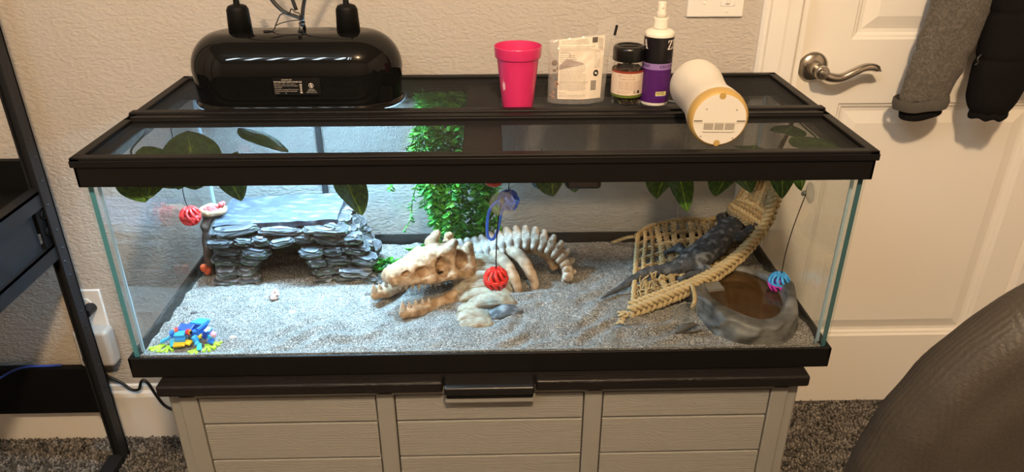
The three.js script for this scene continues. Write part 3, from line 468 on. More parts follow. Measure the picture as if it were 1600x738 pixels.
{ // spray bottle
  const t = thing('spray_bottle', 'white pump spray bottle with a black and purple label', 'bottle', [0.323, YM + 0.0004, 0.219]);
  const cream = phy(new THREE.Color(0.80, 0.76, 0.66), 0.32);
  mesh('bottle_body', lathe([[0.0005, 0.001], [0.024, 0], [0.0258, 0.003], [0.0262, 0.012], [0.0266, 0.128], [0.0258, 0.1325], [0.021, 0.136], [0.0145, 0.138], [0.0005, 0.138]], 64), cream, t);
  mesh('collar', lathe([[0.0005, 0.138], [0.0132, 0.138], [0.0136, 0.140], [0.0136, 0.155], [0.0128, 0.1575], [0.0005, 0.1575]], 40), cream, t);
  mesh('nozzle', [lathe([[0.0005, 0.1575], [0.0098, 0.1575], [0.0095, 0.166], [0.0078, 0.1675], [0.0074, 0.182], [0.0064, 0.1845], [0.0005, 0.1845]], 32), cyl(0.0022, 0.0018, 0.003, 0, 0, 0, 12).rotateX(Math.PI / 2).translate(0, 0.176, 0.0082)], cream, t);
  const lt = canvasTex(1024, 780, (c, w, h) => {
    c.fillStyle = '#0d0b10'; c.fillRect(0, 0, w, h * 0.39); c.fillStyle = '#8f74b0'; c.fillRect(0, h * 0.39, w, h * 0.095); c.fillStyle = '#4a1a63'; c.fillRect(0, h * 0.485, w, h * 0.515);
    for (const o of [-450, -11, 574]) {
      c.fillStyle = '#e8e0dc'; c.save(); c.font = 'bold 150px serif'; c.translate(o + 4, 138); c.fillText('ZILLA', 0, 0, 360); c.restore();
      c.fillStyle = '#2b1838'; c.font = 'bold 44px sans-serif'; c.fillText('CALCIUM SUPPLEMENT', o - 66, h * 0.452, 480);
      c.fillStyle = '#8a6aa8'; c.font = '22px sans-serif'; c.fillText('mineral spray', o + 20, h * 0.35, 180);
      c.fillStyle = '#6d4a86'; for (let i = 0; i < 6; i++) { c.font = '20px sans-serif'; c.fillText('spray on food or directly', o - 30 + (i % 2) * 4, h * 0.56 + i * 26, 250); }
      c.fillStyle = '#d8cf8a'; c.fillRect(o - 86, h * 0.82, 130, 60); c.fillStyle = '#3a3020'; c.fillRect(o - 76, h * 0.835, 90, 8); c.fillRect(o - 76, h * 0.86, 100, 5); c.fillStyle = '#6e62b0'; c.fillRect(o - 86, h * 0.885, 130, 10);
    }
  });
  lt.wrapS = THREE.RepeatWrapping;
  mesh('label', new THREE.CylinderGeometry(0.0269, 0.0267, 0.118, 72, 1, true).rotateY(Math.PI).translate(0, 0.0665, 0), std(0xffffff, 0.35, { map: lt }), t);
}
{ // lying camera / dispenser
  const t = thing('pet_camera', 'white waisted cylinder device with a gold base ring lying on its side across the lid', 'device', [0.3735, YT + 0.0465, 0.39]);
  t.rotation.set(0.03, -0.04, 0); t.rotation.order = 'YXZ';
  const wh = phy(new THREE.Color(0.70, 0.66, 0.585), 0.38), gold = phy(new THREE.Color(0.46, 0.30, 0.09), 0.4);
  const L0 = -0.105, L1 = 0.085; // along z, base towards the camera
  const ax = (pts, n = 72) => lathe(pts.map(([r, z]) => [r, z])).rotateX(Math.PI / 2);
  const body = []; for (let i = 0; i <= 26; i++) { const s = i / 26, z = mix(L1 - 0.016, L0 + 0.014, s); body.push([0.0462 - 0.0062 * Math.pow(Math.sin(Math.PI * clamp(s * 1.02)), 1.6) + (s > 0.7 ? -0.0005 : 0), z]); }
  for (let i = 1; i <= 6; i++) { const q = i / 6 * Math.PI / 2; body.push([0.0458 - 0.014 * (1 - Math.cos(q)), L0 + 0.014 - 0.014 * Math.sin(q)]); } body.push([0.0005, L0]);
  mesh('body', ax(body), wh, t);
  mesh('gold_ring', ax([[0.0445, L1 - 0.017], [0.0466, L1 - 0.016], [0.0455, L1 - 0.004], [0.0425, L1 + 0.001], [0.040, L1 + 0.0005], [0.0005, L1 - 0.001]]), gold, t);
  const fz = L1 + 0.0012;
  mesh('base_plate', [new THREE.CylinderGeometry(0.0405, 0.0405, 0.002, 64, 1, false).rotateX(Math.PI / 2).translate(0, 0, fz)], wh, t);
  mesh('battery_door', span(-0.039, 0.039, -0.0052, -0.0044, fz, fz + 0.0014), std(0xb8ad9c, 0.5), t);
  const dk = std(new THREE.Color(0.16, 0.14, 0.11), 0.6), gr = std(new THREE.Color(0.33, 0.30, 0.25), 0.6);
  for (const s of [-1, 1]) mesh('hinge_slot', span(s * 0.033 - 0.0065, s * 0.033 + 0.0065, -0.0028, -0.0008, fz, fz + 0.0015), dk, t);
  for (let i = 0; i < 3; i++) { const x = -0.0165 + i * 0.0165; mesh('vent', span(x - 0.0075, x + 0.0075, -0.0165, -0.006, fz, fz + 0.0013), gr, t); }
  mesh('vent_rib', [...[-0.0245, -0.008, 0.008, 0.0245].map((x) => span(x - 0.0008, x + 0.0008, -0.018, -0.0048, fz, fz + 0.0028)), span(-0.0245, 0.0245, -0.019, -0.0172, fz, fz + 0.0026)], wh, t);
  for (const [x, y] of [[-0.022, 0.017], [0.024, 0.016], [-0.026, -0.027], [0.024, -0.030]]) mesh('screw_hole', new THREE.CylinderGeometry(0.0014, 0.0014, 0.0014, 12).rotateX(Math.PI / 2).translate(x, y, fz + 0.0007), gr, t);
  for (const y of [0.0385, -0.0385]) mesh('gold_tab', new THREE.CylinderGeometry(0.005, 0.005, 0.0026, 20).rotateX(Math.PI / 2).translate(0, y * 0.985, fz), gold, t);
  mesh('speaker_slot', box(0.016, 0.0012, 0.0028, 0.004, 0.0405, 0.036, 0.0005).rotateX(0), gr, t);
}
{ const m = mesh('white_cable', sweep([[0.352, YM + 0.002, 0.21], [0.372, YM + 0.003, 0.225], [0.395, YM + 0.004, 0.215], [0.44, YM + 0.003, 0.12], [0.45, YT + 0.004, 0.03], [0.45, 0.9, 0.012], [0.45, 0.5, 0.01]], 0.0016, 60, 6), std(0xd8d2c6, 0.5)); tag(m, 'thin white cord running across the rear mesh lid beside the spray bottle', 'cord'); }

// ------------------------------------------------------------------ inside the terrarium
const boneTan = [0.50, 0.31, 0.165], boneDark = [0.16, 0.085, 0.04], bonePale = [0.66, 0.55, 0.42], boneGrey = [0.50, 0.49, 0.47];
const paint = (g, base, k = 1) => colored(g, (x, y, z, nx, ny, nz) => { const n = fbm(x * 60 * k, y * 60 * k, z * 60 * k, 3), m = N3(x * 200, y * 200, z * 200); let c = mix3(base, boneDark, clamp(0.28 - n * 1.6) * 0.8); c = mix3(c, bonePale, clamp(n * 1.6 + 0.1) * 0.75); return c.map((v) => v * (1 + 0.16 * m)); });
{ // stacked-stone hide
  const t = thing('rock_hide', 'grey resin hide of stacked stones with an arched doorway, green moss and a flat top', 'reptile hide', [0, 0, 0]);
  const X = [-0.556, -0.272], base = 0.585, top = 0.712;
  // core with a cave cut through
  const core = nets((x, y, z) => {
    const u = clamp((y - base) / (top - base)), xr = mix(-0.262, -0.302, u), zf = mix(0.205, 0.192, u), zb = mix(0.065, 0.07, u);
    let d = Math.max(x - xr, -0.548 - x, z - zf, zb - z, y - top + 0.006, base - y) ;
    const arch = Math.max(Math.hypot((x + 0.4135) / 1.0, (y - 0.59) * 0.66) - 0.059, 0.10 - z); 
    d = smax(d, -arch, 0.006); d = smax(d, -ell(x, y, z, [-0.41, 0.60, 0.14], [0.10, 0.07, 0.06]), 0.004);
    return d - 0.003 * fbm(x * 30, y * 40, z * 30, 2);
  }, [-0.575, 0.575, 0.04], [-0.235, 0.73, 0.235], 0.0036);
  mesh('core', colored(core, (x, y, z) => { const n = fbm(x * 70, y * 70, z * 70, 3); const moss = clamp(fbm(x * 25 + 4, y * 40, z * 25, 2) * 3 + 0.1); return mix3([0.035 + 0.03 * n, 0.034 + 0.03 * n, 0.036 + 0.03 * n], [0.05, 0.09, 0.025], moss * 0.8); }), M.vcStone, t);
  // slab on top
  const slab = new THREE.BoxGeometry(0.252, 0.012, 0.138, 60, 3, 36);
  deform(slab, (p) => { const e = 0.0035 * fbm(p.x * 26, p.z * 26, 2, 3); p.y += e + 0.012 * (p.x + 0.126) / 0.252; p.x += 0.004 * N3(p.z * 40, p.y * 60, 5); p.z += 0.004 * N3(p.x * 40, p.y * 60, 9); if (Math.abs(p.x) < 0.105 && Math.abs(p.z) < 0.055 && p.y > 0) p.y -= 0.0025; });
  const sl = mesh('top_slab', colored(slab, (x, y, z) => { const n = fbm(x * 30, 1, z * 60, 4), s = clamp(fbm(x * 18 + z * 30, 3, z * 90 - x * 20, 3) * 3 - 0.2); return mix3([0.050, 0.060, 0.082].map((v) => v * (1 + 0.6 * n)), [0.24, 0.27, 0.32], s * 0.75); }), M.vcStone, t);
  sl.position.set(-0.426, 0.7095, 0.129);
  // stone variants
  const vars = [];
  for (let k = 0; k < 10; k++) {
    const g = new THREE.IcosahedronGeometry(1, 9), nrm = [];
    const p = g.attributes.position; const ridge = [];
    for (let i = 0; i < p.count; i++) { let x = p.getX(i), y = p.getY(i), z = p.getZ(i); const sg = (v, e) => Math.sign(v) * Math.pow(Math.abs(v), e); const n = fbm(x * 1.6 + k * 5, y * 3.2, z * 1.6, 4), r = Math.sin((y * 3 + x * 0.7 + n * 2.2 + k) * 3.2); const s = 1 + 0.18 * n + 0.05 * r; ridge.push(clamp(n * 1.6 + r * 0.30 + 0.32)); p.setXYZ(i, sg(x, 0.7) * s, sg(y, 0.75) * s, sg(z, 0.75) * s); }
    g.computeVertexNormals(); let i = 0;
    colored(g, (x, y, z) => { const q = ridge[i++], n = N3(x * 9, y * 16, z * 9), moss = clamp(fbm(x * 2 + k * 3, y * 2, z * 2, 2) * 2.6 + 0.05) * clamp(0.6 - y * 0.9); const c = mix3([0.040, 0.038, 0.039], [0.42, 0.44, 0.47], Math.pow(q, 2.0) * (0.75 + 0.35 * n)); return mix3(c, [0.045, 0.13, 0.02], moss * 0.95); });
    vars.push(g);
  }
  const stone = (x, y, z, sx, sy, sz, ry = 0, rz = 0, rx = 0) => { const s = mesh('stone', pick(vars), M.vcStone, t); s.position.set(x, y, z); s.scale.set(sx, sy, sz); s.rotation.set(rx, ry, rz); };
  const zAt = (y) => mix(0.207, 0.194, (y - base) / (top - base));
  // courses of the front, broken by the doorway
  const courses = [[0.594, 0.013], [0.617, 0.012], [0.639, 0.0115], [0.662, 0.0115], [0.684, 0.0112], [0.7045, 0.0098]];
  courses.forEach(([y, h], r) => {
    let x = -0.562 + (r % 2) * 0.008; const gap = r < 4 ? [-0.4135 - Math.sqrt(Math.max(0, 0.0575 ** 2 - ((y - 0.59) * 0.66) ** 2)), -0.4135 + Math.sqrt(Math.max(0, 0.0575 ** 2 - ((y - 0.59) * 0.66) ** 2))] : null;
    while (x < -0.285 + 0.02 * (5 - r) * 0.3) {
      let w = rr(0.034, 0.068); if (r === 5) w = rr(0.06, 0.1);
      if (gap && x + w > gap[0] && x < gap[1]) { if (gap[0] - x > 0.016) { const ww = gap[0] - x + 0.004; stone(x + ww / 2, y + rr(-0.002, 0.002), zAt(y) + 0.008, ww / 2 + 0.003, h + 0.002, 0.017, rr(-0.1, 0.1), rr(-0.12, 0.12)); } x = gap[1] + 0.001; continue; }
      stone(x + w / 2, y + rr(-0.002, 0.002), zAt(y) + rr(-0.004, 0.012), w / 2 + 0.001, h * rr(0.86, 1.08), 0.018, rr(-0.2, 0.2), rr(-0.2, 0.2), rr(-0.2, 0.25)); x += w - 0.001;
    }
  });
  // the right flank steps down and outwards
  courses.forEach(([y, h], r) => { const xr = mix(-0.256, -0.300, r / 5); for (let k = 0; k < 4; k++) { const z = 0.19 - k * 0.036 + rr(-0.004, 0.004); stone(xr + rr(-0.004, 0.004) - (k === 0 ? 0.008 : 0), y + rr(-0.003, 0.003), z, 0.019, h + 0.003, 0.022, rr(-0.5, 0.5), rr(-0.25, 0.1), rr(-0.2, 0.2)); } });
  courses.slice(0, 5).forEach(([y, h]) => { for (let k = 0; k < 3; k++) stone(-0.552 + rr(-0.003, 0.003), y, 0.17 - k * 0.042, 0.014, h + 0.002, 0.024, rr(-0.3, 0.3), 0, rr(-0.2, 0.2)); });
  stone(-0.236, 0.594, 0.155, 0.017, 0.014, 0.026, 0.6, -0.3); stone(-0.246, 0.612, 0.165, 0.016, 0.014, 0.024, 0.5, -0.3); stone(-0.243, 0.618, 0.12, 0.015, 0.016, 0.024, -0.2, -0.3); stone(-0.255, 0.64, 0.14, 0.016, 0.014, 0.022, 0.3, -0.4);
}
{ // food ledge behind the hide
  const t = thing('food_ledge', 'brown bark-like ledge holding a shallow dish of red food behind the stone hide', 'feeding ledge', [0, 0, 0]);
  const g = nets((x, y, z) => { let d = cap(x, y, z, [-0.583, 0.585, 0.178], [-0.579, 0.70, 0.168], 0.012, 0.007); d = smin(d, cap(x, y, z, [-0.579, 0.70, 0.168], [-0.566, 0.722, 0.158], 0.006, 0.013), 0.012); d = smin(d, ell(x, y, z, [-0.562, 0.730, 0.152], [0.029, 0.012, 0.021]), 0.01); d = smax(d, -ell(x, y, z, [-0.561, 0.741, 0.153], [0.024, 0.014, 0.017]), 0.003); return d - 0.0035 * fbm(x * 60, y * 40, z * 60, 3); }, [-0.605, 0.575, 0.12], [-0.52, 0.755, 0.21], 0.0021);
  mesh('ledge', colored(g, (x, y, z, nx, ny) => { const n = fbm(x * 80, y * 60, z * 80, 3); const d = Math.hypot((x + 0.562) / 0.029, (z - 0.152) / 0.021); return y > 0.724 ? mix3([0.55, 0.34, 0.18], [0.72, 0.58, 0.44], clamp(n * 2)) : mix3([0.14, 0.085, 0.06], [0.05, 0.03, 0.022], clamp(0.4 + n * 2)); }), M.vc, t);
  const pc = []; for (let i = 0; i < 26; i++) { const a = rr(0, 6.28), r = Math.sqrt(rnd()); const q = new THREE.IcosahedronGeometry(rr(0.0032, 0.0052), 1); q.scale(1.2, 0.7, 1); const s = rr(0.6, 1.2); colored(q, () => [0.62 * s, 0.09 * s, 0.08 * s]); q.rotateY(a).translate(-0.561 + 0.018 * r * Math.cos(a), 0.7315 + rr(0, 0.003), 0.153 + 0.012 * r * Math.sin(a)); pc.push(q); }
  for (const [x, z] of [[-0.541, 0.146], [-0.545, 0.15]]) { const q = new THREE.IcosahedronGeometry(0.005, 1); colored(q, () => [0.66, 0.1, 0.1]); pc.push(q.translate(x, 0.742, z)); }
  mesh('red_food', pc, M.vc, t).userData.kind = 'stuff';
  const o = []; for (let i = 0; i < 5; i++) { const q = new THREE.IcosahedronGeometry(rr(0.005, 0.008), 1); colored(q, () => [0.72, 0.10, 0.025]); o.push(q.translate(-0.581 + rr(-0.006, 0.006), 0.605 + i * 0.004, 0.197 + rr(-0.004, 0.004))); }
  const r = mesh('red_berries', o, M.vc); tag(r, 'small orange red cluster on the sand beside the left foot of the stone hide', 'berries'); r.userData.kind = 'stuff';
}
{ // dinosaur skeleton
  const t = thing('dinosaur_skeleton', 'tan resin dinosaur skeleton ornament with open-jawed skull, curved spine and half-buried ribs', 'ornament', [0, 0, 0]);
  // skull frame: u forwards, v across (towards the camera's right), w up
  const O = V(-0.052, 0.602, 0.217), F = V(-0.735, 0, 0.678).normalize(), L = V(-0.678, 0, -0.735).normalize(), UP = V(0, 1, 0);
  const toWorld = (g) => g.applyMatrix4(new THREE.Matrix4().makeBasis(F, UP, L).setPosition(O)); // local x = u, y = w, z = v
  const sk = nets((u, w, v) => {
    const a = Math.abs(v);
    let d = cap(u, w, a * 0.92, [0.022, 0.058, 0.010], [0.09, 0.068, 0.006], 0.026, 0.021);             // braincase to muzzle
    d = smin(d, cap(u, w, a * 0.85, [0.09, 0.066, 0.008], [0.168, 0.068, 0.004], 0.0235, 0.0150), 0.018);
    d = smin(d, cap(u, w, a, [0.170, 0.060, 0.010], [0.10, 0.050, 0.036], 0.0095, 0.0105), 0.010);        // upper jaw edge
    d = smin(d, cap(u, w, a, [0.10, 0.050, 0.036], [0.022, 0.038, 0.050], 0.0105, 0.0115), 0.009);        // cheek bone
    d = smin(d, cap(u, w, a, [0.022, 0.036, 0.050], [-0.006, 0.012, 0.048], 0.0125, 0.0135), 0.008);
    d = smin(d, cap(u, w, a, [0.056, 0.044, 0.047], [0.046, 0.086, 0.030], 0.0072, 0.0088), 0.006);       // behind the eye
    d = smin(d, cap(u, w, a, [0.050, 0.088, 0.026], [0.034, 0.100, 0.027], 0.0125, 0.0085), 0.010);       // brow horn
    d = smin(d, cap(u, w, a, [0.004, 0.036, 0.048], [0.000, 0.082, 0.030], 0.0085, 0.0095), 0.007);       // frill
    d = smin(d, cap(u, w, a, [0.098, 0.050, 0.037], [0.090, 0.086, 0.018], 0.0066, 0.0090), 0.006);
    d = smax(d, -ell(u, w, a, [0.074, 0.066, 0.046], [0.0180, 0.0190, 0.0410]), 0.003);                    // eye socket
    d = smax(d, -ell(u, w, a, [0.027, 0.063, 0.050], [0.0185, 0.0195, 0.0430]), 0.003);
    d = smax(d, -ell(u, w, v, [0.010, 0.092, 0], [0.022, 0.018, 0.016]), 0.004);
    d = smax(d, -ell(u, w, a, [0.120, 0.069, 0.036], [0.0155, 0.0100, 0.020]), 0.003);                     // window before the eye
    d = smax(d, -ell(u, w, a, [0.152, 0.073, 0.0195], [0.0105, 0.0052, 0.0085]), 0.002);                   // nostril
    d = smax(d, -ell(u, w, v, [0.075, 0.026, 0], [0.095, 0.026, 0.034]), 0.006);                           // palate
    return d - 0.0022 * fbm(u * 55, w * 55, v * 55, 3) - 0.0008 * N3(u * 220, w * 220, v * 220);
  }, [-0.03, -0.01, -0.075], [0.20, 0.125, 0.075], 0.00175);
  toWorld(sk); mesh('skull', paint(sk, boneTan), M.vc, t);
  const jawSide = (s) => nets((u, w, v) => {
    let d = cap(u, w, v, [0.000, 0.010, s * 0.047], [0.070, -0.006, s * 0.049], 0.0100, 0.0120);
    d = smin(d, cap(u, w, v, [0.070, -0.006, s * 0.049], [0.150, 0.004, s * 0.051], 0.0115, 0.0125), 0.012);
    d = smin(d, cap(u, w, v, [0.150, 0.004, s * 0.051], [0.178, 0.009, s * 0.047], 0.0115, 0.0110), 0.008);
    d = smin(d, cap(u, w, v, [-0.005, 0.004, s * 0.047], [0.002, 0.022, s * 0.047], 0.011, 0.008), 0.008);
    return d - 0.002 * fbm(u * 55, w * 55, v * 55, 3);
  }, [-0.03, -0.035, s > 0 ? 0.02 : -0.075], [0.20, 0.04, s > 0 ? 0.075 : -0.02], 0.0022);
  for (const s of [1, -1]) mesh('lower_jaw', paint(toWorld(jawSide(s)), boneTan), M.vc, t);
  const toothGeo = deform(new THREE.SphereGeometry(1, 12, 12), (p) => { const q = clamp((p.y + 1) / 2); const k = mix(1.0, 0.12, q * q); p.x = p.x * k + 0.35 * q * q; p.z *= k; });
  const tgp = paint(toothGeo.clone().scale(0.01, 0.01, 0.01), bonePale).scale(100, 100, 100);
  const basis = new THREE.Quaternion().setFromRotationMatrix(new THREE.Matrix4().makeBasis(F, UP, L));
  const tooth = (u, w, v, h, r, down, tilt = 0) => { const m = mesh('tooth', tgp, M.vc, t); m.position.copy(O).addScaledVector(F, u).addScaledVector(UP, w).addScaledVector(L, v); m.quaternion.copy(basis).multiply(new THREE.Quaternion().setFromEuler(new THREE.Euler(0, 0, (down ? Math.PI : 0) + tilt))); m.scale.set(r * (down ? -1 : 1), h, r); if (down) m.scale.x = r; };
  for (const s of [1, -1]) {
    [0.174, 0.163, 0.152, 0.140, 0.127, 0.115, 0.104, 0.094].forEach((u, i) => tooth(u, mix(0.0515, 0.0385, i / 7), s * mix(0.011, 0.037, Math.pow(i / 7, 0.8)), [0.010, 0.011, 0.0115, 0.0125, 0.0165, 0.012, 0.011, 0.010][i], [0.0058, 0.0058, 0.0062, 0.0064, 0.007, 0.0054, 0.0052, 0.005][i], true, 0.1));
    [0.180, 0.166, 0.151, 0.136, 0.121].forEach((u, i) => tooth(u, 0.022 - i * 0.0022, s * (0.047 + i * 0.001), [0.015, 0.0115, 0.0125, 0.0115, 0.009][i], [0.0080, 0.0062, 0.0060, 0.0056, 0.005][i], false, 0.05));
  }
  // spine
  const sp = curveOf([[-0.045, 0.640, 0.196], [-0.012, 0.644, 0.188], [0.022, 0.655, 0.184], [0.058, 0.666, 0.182], [0.094, 0.668, 0.182], [0.126, 0.659, 0.184], [0.152, 0.642, 0.190], [0.168, 0.622, 0.198], [0.173, 0.606, 0.208], [0.172, 0.594, 0.222]]);
  const n = 17;
  for (let i = 0; i < n; i++) {
    const q = i / (n - 1), p = sp.getPointAt(q), T = sp.getTangentAt(q), k = mix(1.25, 0.86, q);
    const X = T.clone(), Z = V(0.05, 0, 1).addScaledVector(X, -V(0.05, 0, 1).dot(X)).normalize(), Y = new THREE.Vector3().crossVectors(Z, X).normalize();
    const g = nets((x, y, z) => {
      let d = rbox(x, y, z, [0, 0, 0], [0.0112 - 0.06 * Math.max(0, y - 0.004), 0.0130, 0.0215], 0.0065);
      d = smin(d, cap(x, y, z, [0.001, 0.010, -0.008], [-0.001, 0.0185, -0.012], 0.0078, 0.0066), 0.006);
      d = smin(d, cap(x, y, z, [0, 0.001, 0.018], [-0.001, -0.005, 0.0255], 0.0078, 0.0068), 0.006);
      d = smin(d, cap(x, y, z, [0, 0.002, -0.018], [-0.001, -0.002, -0.029], 0.0062, 0.0045), 0.006);
      d = smax(d, -ell(x, y, z, [0, 0.017, 0.012], [0.010, 0.005, 0.006]), 0.003);
      return d - 0.0016 * fbm(x * 90 + i * 3, y * 90, z * 90, 3);
    }, [-0.018, -0.022, -0.037], [0.018, 0.034, 0.038], 0.0023);
    paint(g, mix3(boneGrey, bonePale, clamp(q * 1.6))).scale(k, k, k).applyMatrix4(new THREE.Matrix4().makeBasis(X, Y, Z).setPosition(p));
    mesh('vertebra', g, M.vc, t);
  }
  mesh('spine_core', paint(sweep(sp.points.map((p) => p.clone().add(V(0, -0.006, 0))), 0.0115, 50, 12), boneTan), M.vc, t);
  // inner wall under the arching spine
  mesh('spine_underside', paint(sweep([[0.03, 0.648, 0.186], [0.07, 0.651, 0.186], [0.105, 0.648, 0.188], [0.135, 0.630, 0.192], [0.15, 0.606, 0.2]], (q) => 0.0125 - 0.003 * q, 40, 12), boneTan), M.vc, t);
  // standing ribs
  for (const pts of [[[0.018, 0.648, 0.205], [0.040, 0.646, 0.238], [0.058, 0.628, 0.262], [0.068, 0.600, 0.272], [0.070, 0.588, 0.273]], [[0.052, 0.655, 0.203], [0.075, 0.651, 0.230], [0.092, 0.630, 0.248], [0.102, 0.604, 0.254], [0.103, 0.588, 0.254]], [[0.0, 0.642, 0.16], [0.01, 0.634, 0.12], [0.015, 0.6, 0.10], [0.015, 0.58, 0.098]], [[0.05, 0.655, 0.16], [0.055, 0.64, 0.125], [0.06, 0.6, 0.108], [0.06, 0.58, 0.106]]])
    mesh('rib', paint(sweep(pts, (q) => 0.0135 * (1 - 0.38 * q * q) * (0.97 + 0.03 * Math.sin(q * 30)), 44, 12), mix3(boneTan, bonePale, 0.45)), M.vc, t);
  // fallen flank ribs, lying like overlapping slabs on the sand
  const flank = [[-0.012, 0.646, 0.226, 0.052, 0.0085, 0.016, -0.10], [-0.009, 0.639, 0.244, 0.056, 0.0085, 0.017, -0.06], [-0.006, 0.631, 0.262, 0.060, 0.0085, 0.018, -0.04], [-0.005, 0.623, 0.281, 0.062, 0.0085, 0.019, 0.0], [-0.001, 0.615, 0.302, 0.062, 0.009, 0.020, 0.05], [0.014, 0.611, 0.330, 0.052, 0.010, 0.020, 0.10], [-0.030, 0.603, 0.346, 0.022, 0.008, 0.014, 0.1], [-0.022, 0.605, 0.376, 0.037, 0.009, 0.017, 0.12], [-0.016, 0.602, 0.396, 0.034, 0.009, 0.016, 0.15], [0.042, 0.603, 0.363, 0.037, 0.010, 0.020, 0.25]];
  flank.forEach(([x, y, z, a, b, c, ry], i) => {
    const g = new THREE.IcosahedronGeometry(1, 18);
    deform(g, (p) => { const q = 1 + 0.16 * fbm(p.x * 2 + i * 3, p.y * 2, p.z * 2, 3); p.x = Math.sign(p.x) * Math.pow(Math.abs(p.x), 0.8) * a * q; p.y = Math.sign(p.y) * Math.pow(Math.abs(p.y), 0.7) * b * q - 5.5 * p.x * p.x; p.z = Math.sign(p.z) * Math.pow(Math.abs(p.z), 0.75) * c * q; });
    const dk = i === 9; colored(g, (px, py, pz, nx, ny) => { const m = fbm(px * 60 + i * 4, py * 90, pz * 60, 3), e = Math.sin(px * 260 + m * 8) * 0.5 + 0.5; let cc = dk ? mix3([0.05, 0.05, 0.05], [0.30, 0.30, 0.29], clamp(m * 2 + 0.25)) : mix3([0.26, 0.19, 0.115], [0.47, 0.43, 0.34], clamp(m * 2 + 0.45)); if (!dk && i > 3) cc = mix3(cc, [0.30, 0.36, 0.20], clamp(m * 1.5) * 0.6); return cc.map((v) => v * (0.9 + 0.1 * e)); });
    g.rotateX(0.10).rotateY(ry); mesh('rib', g.translate(x, y, z), M.vc, t);
  });
}
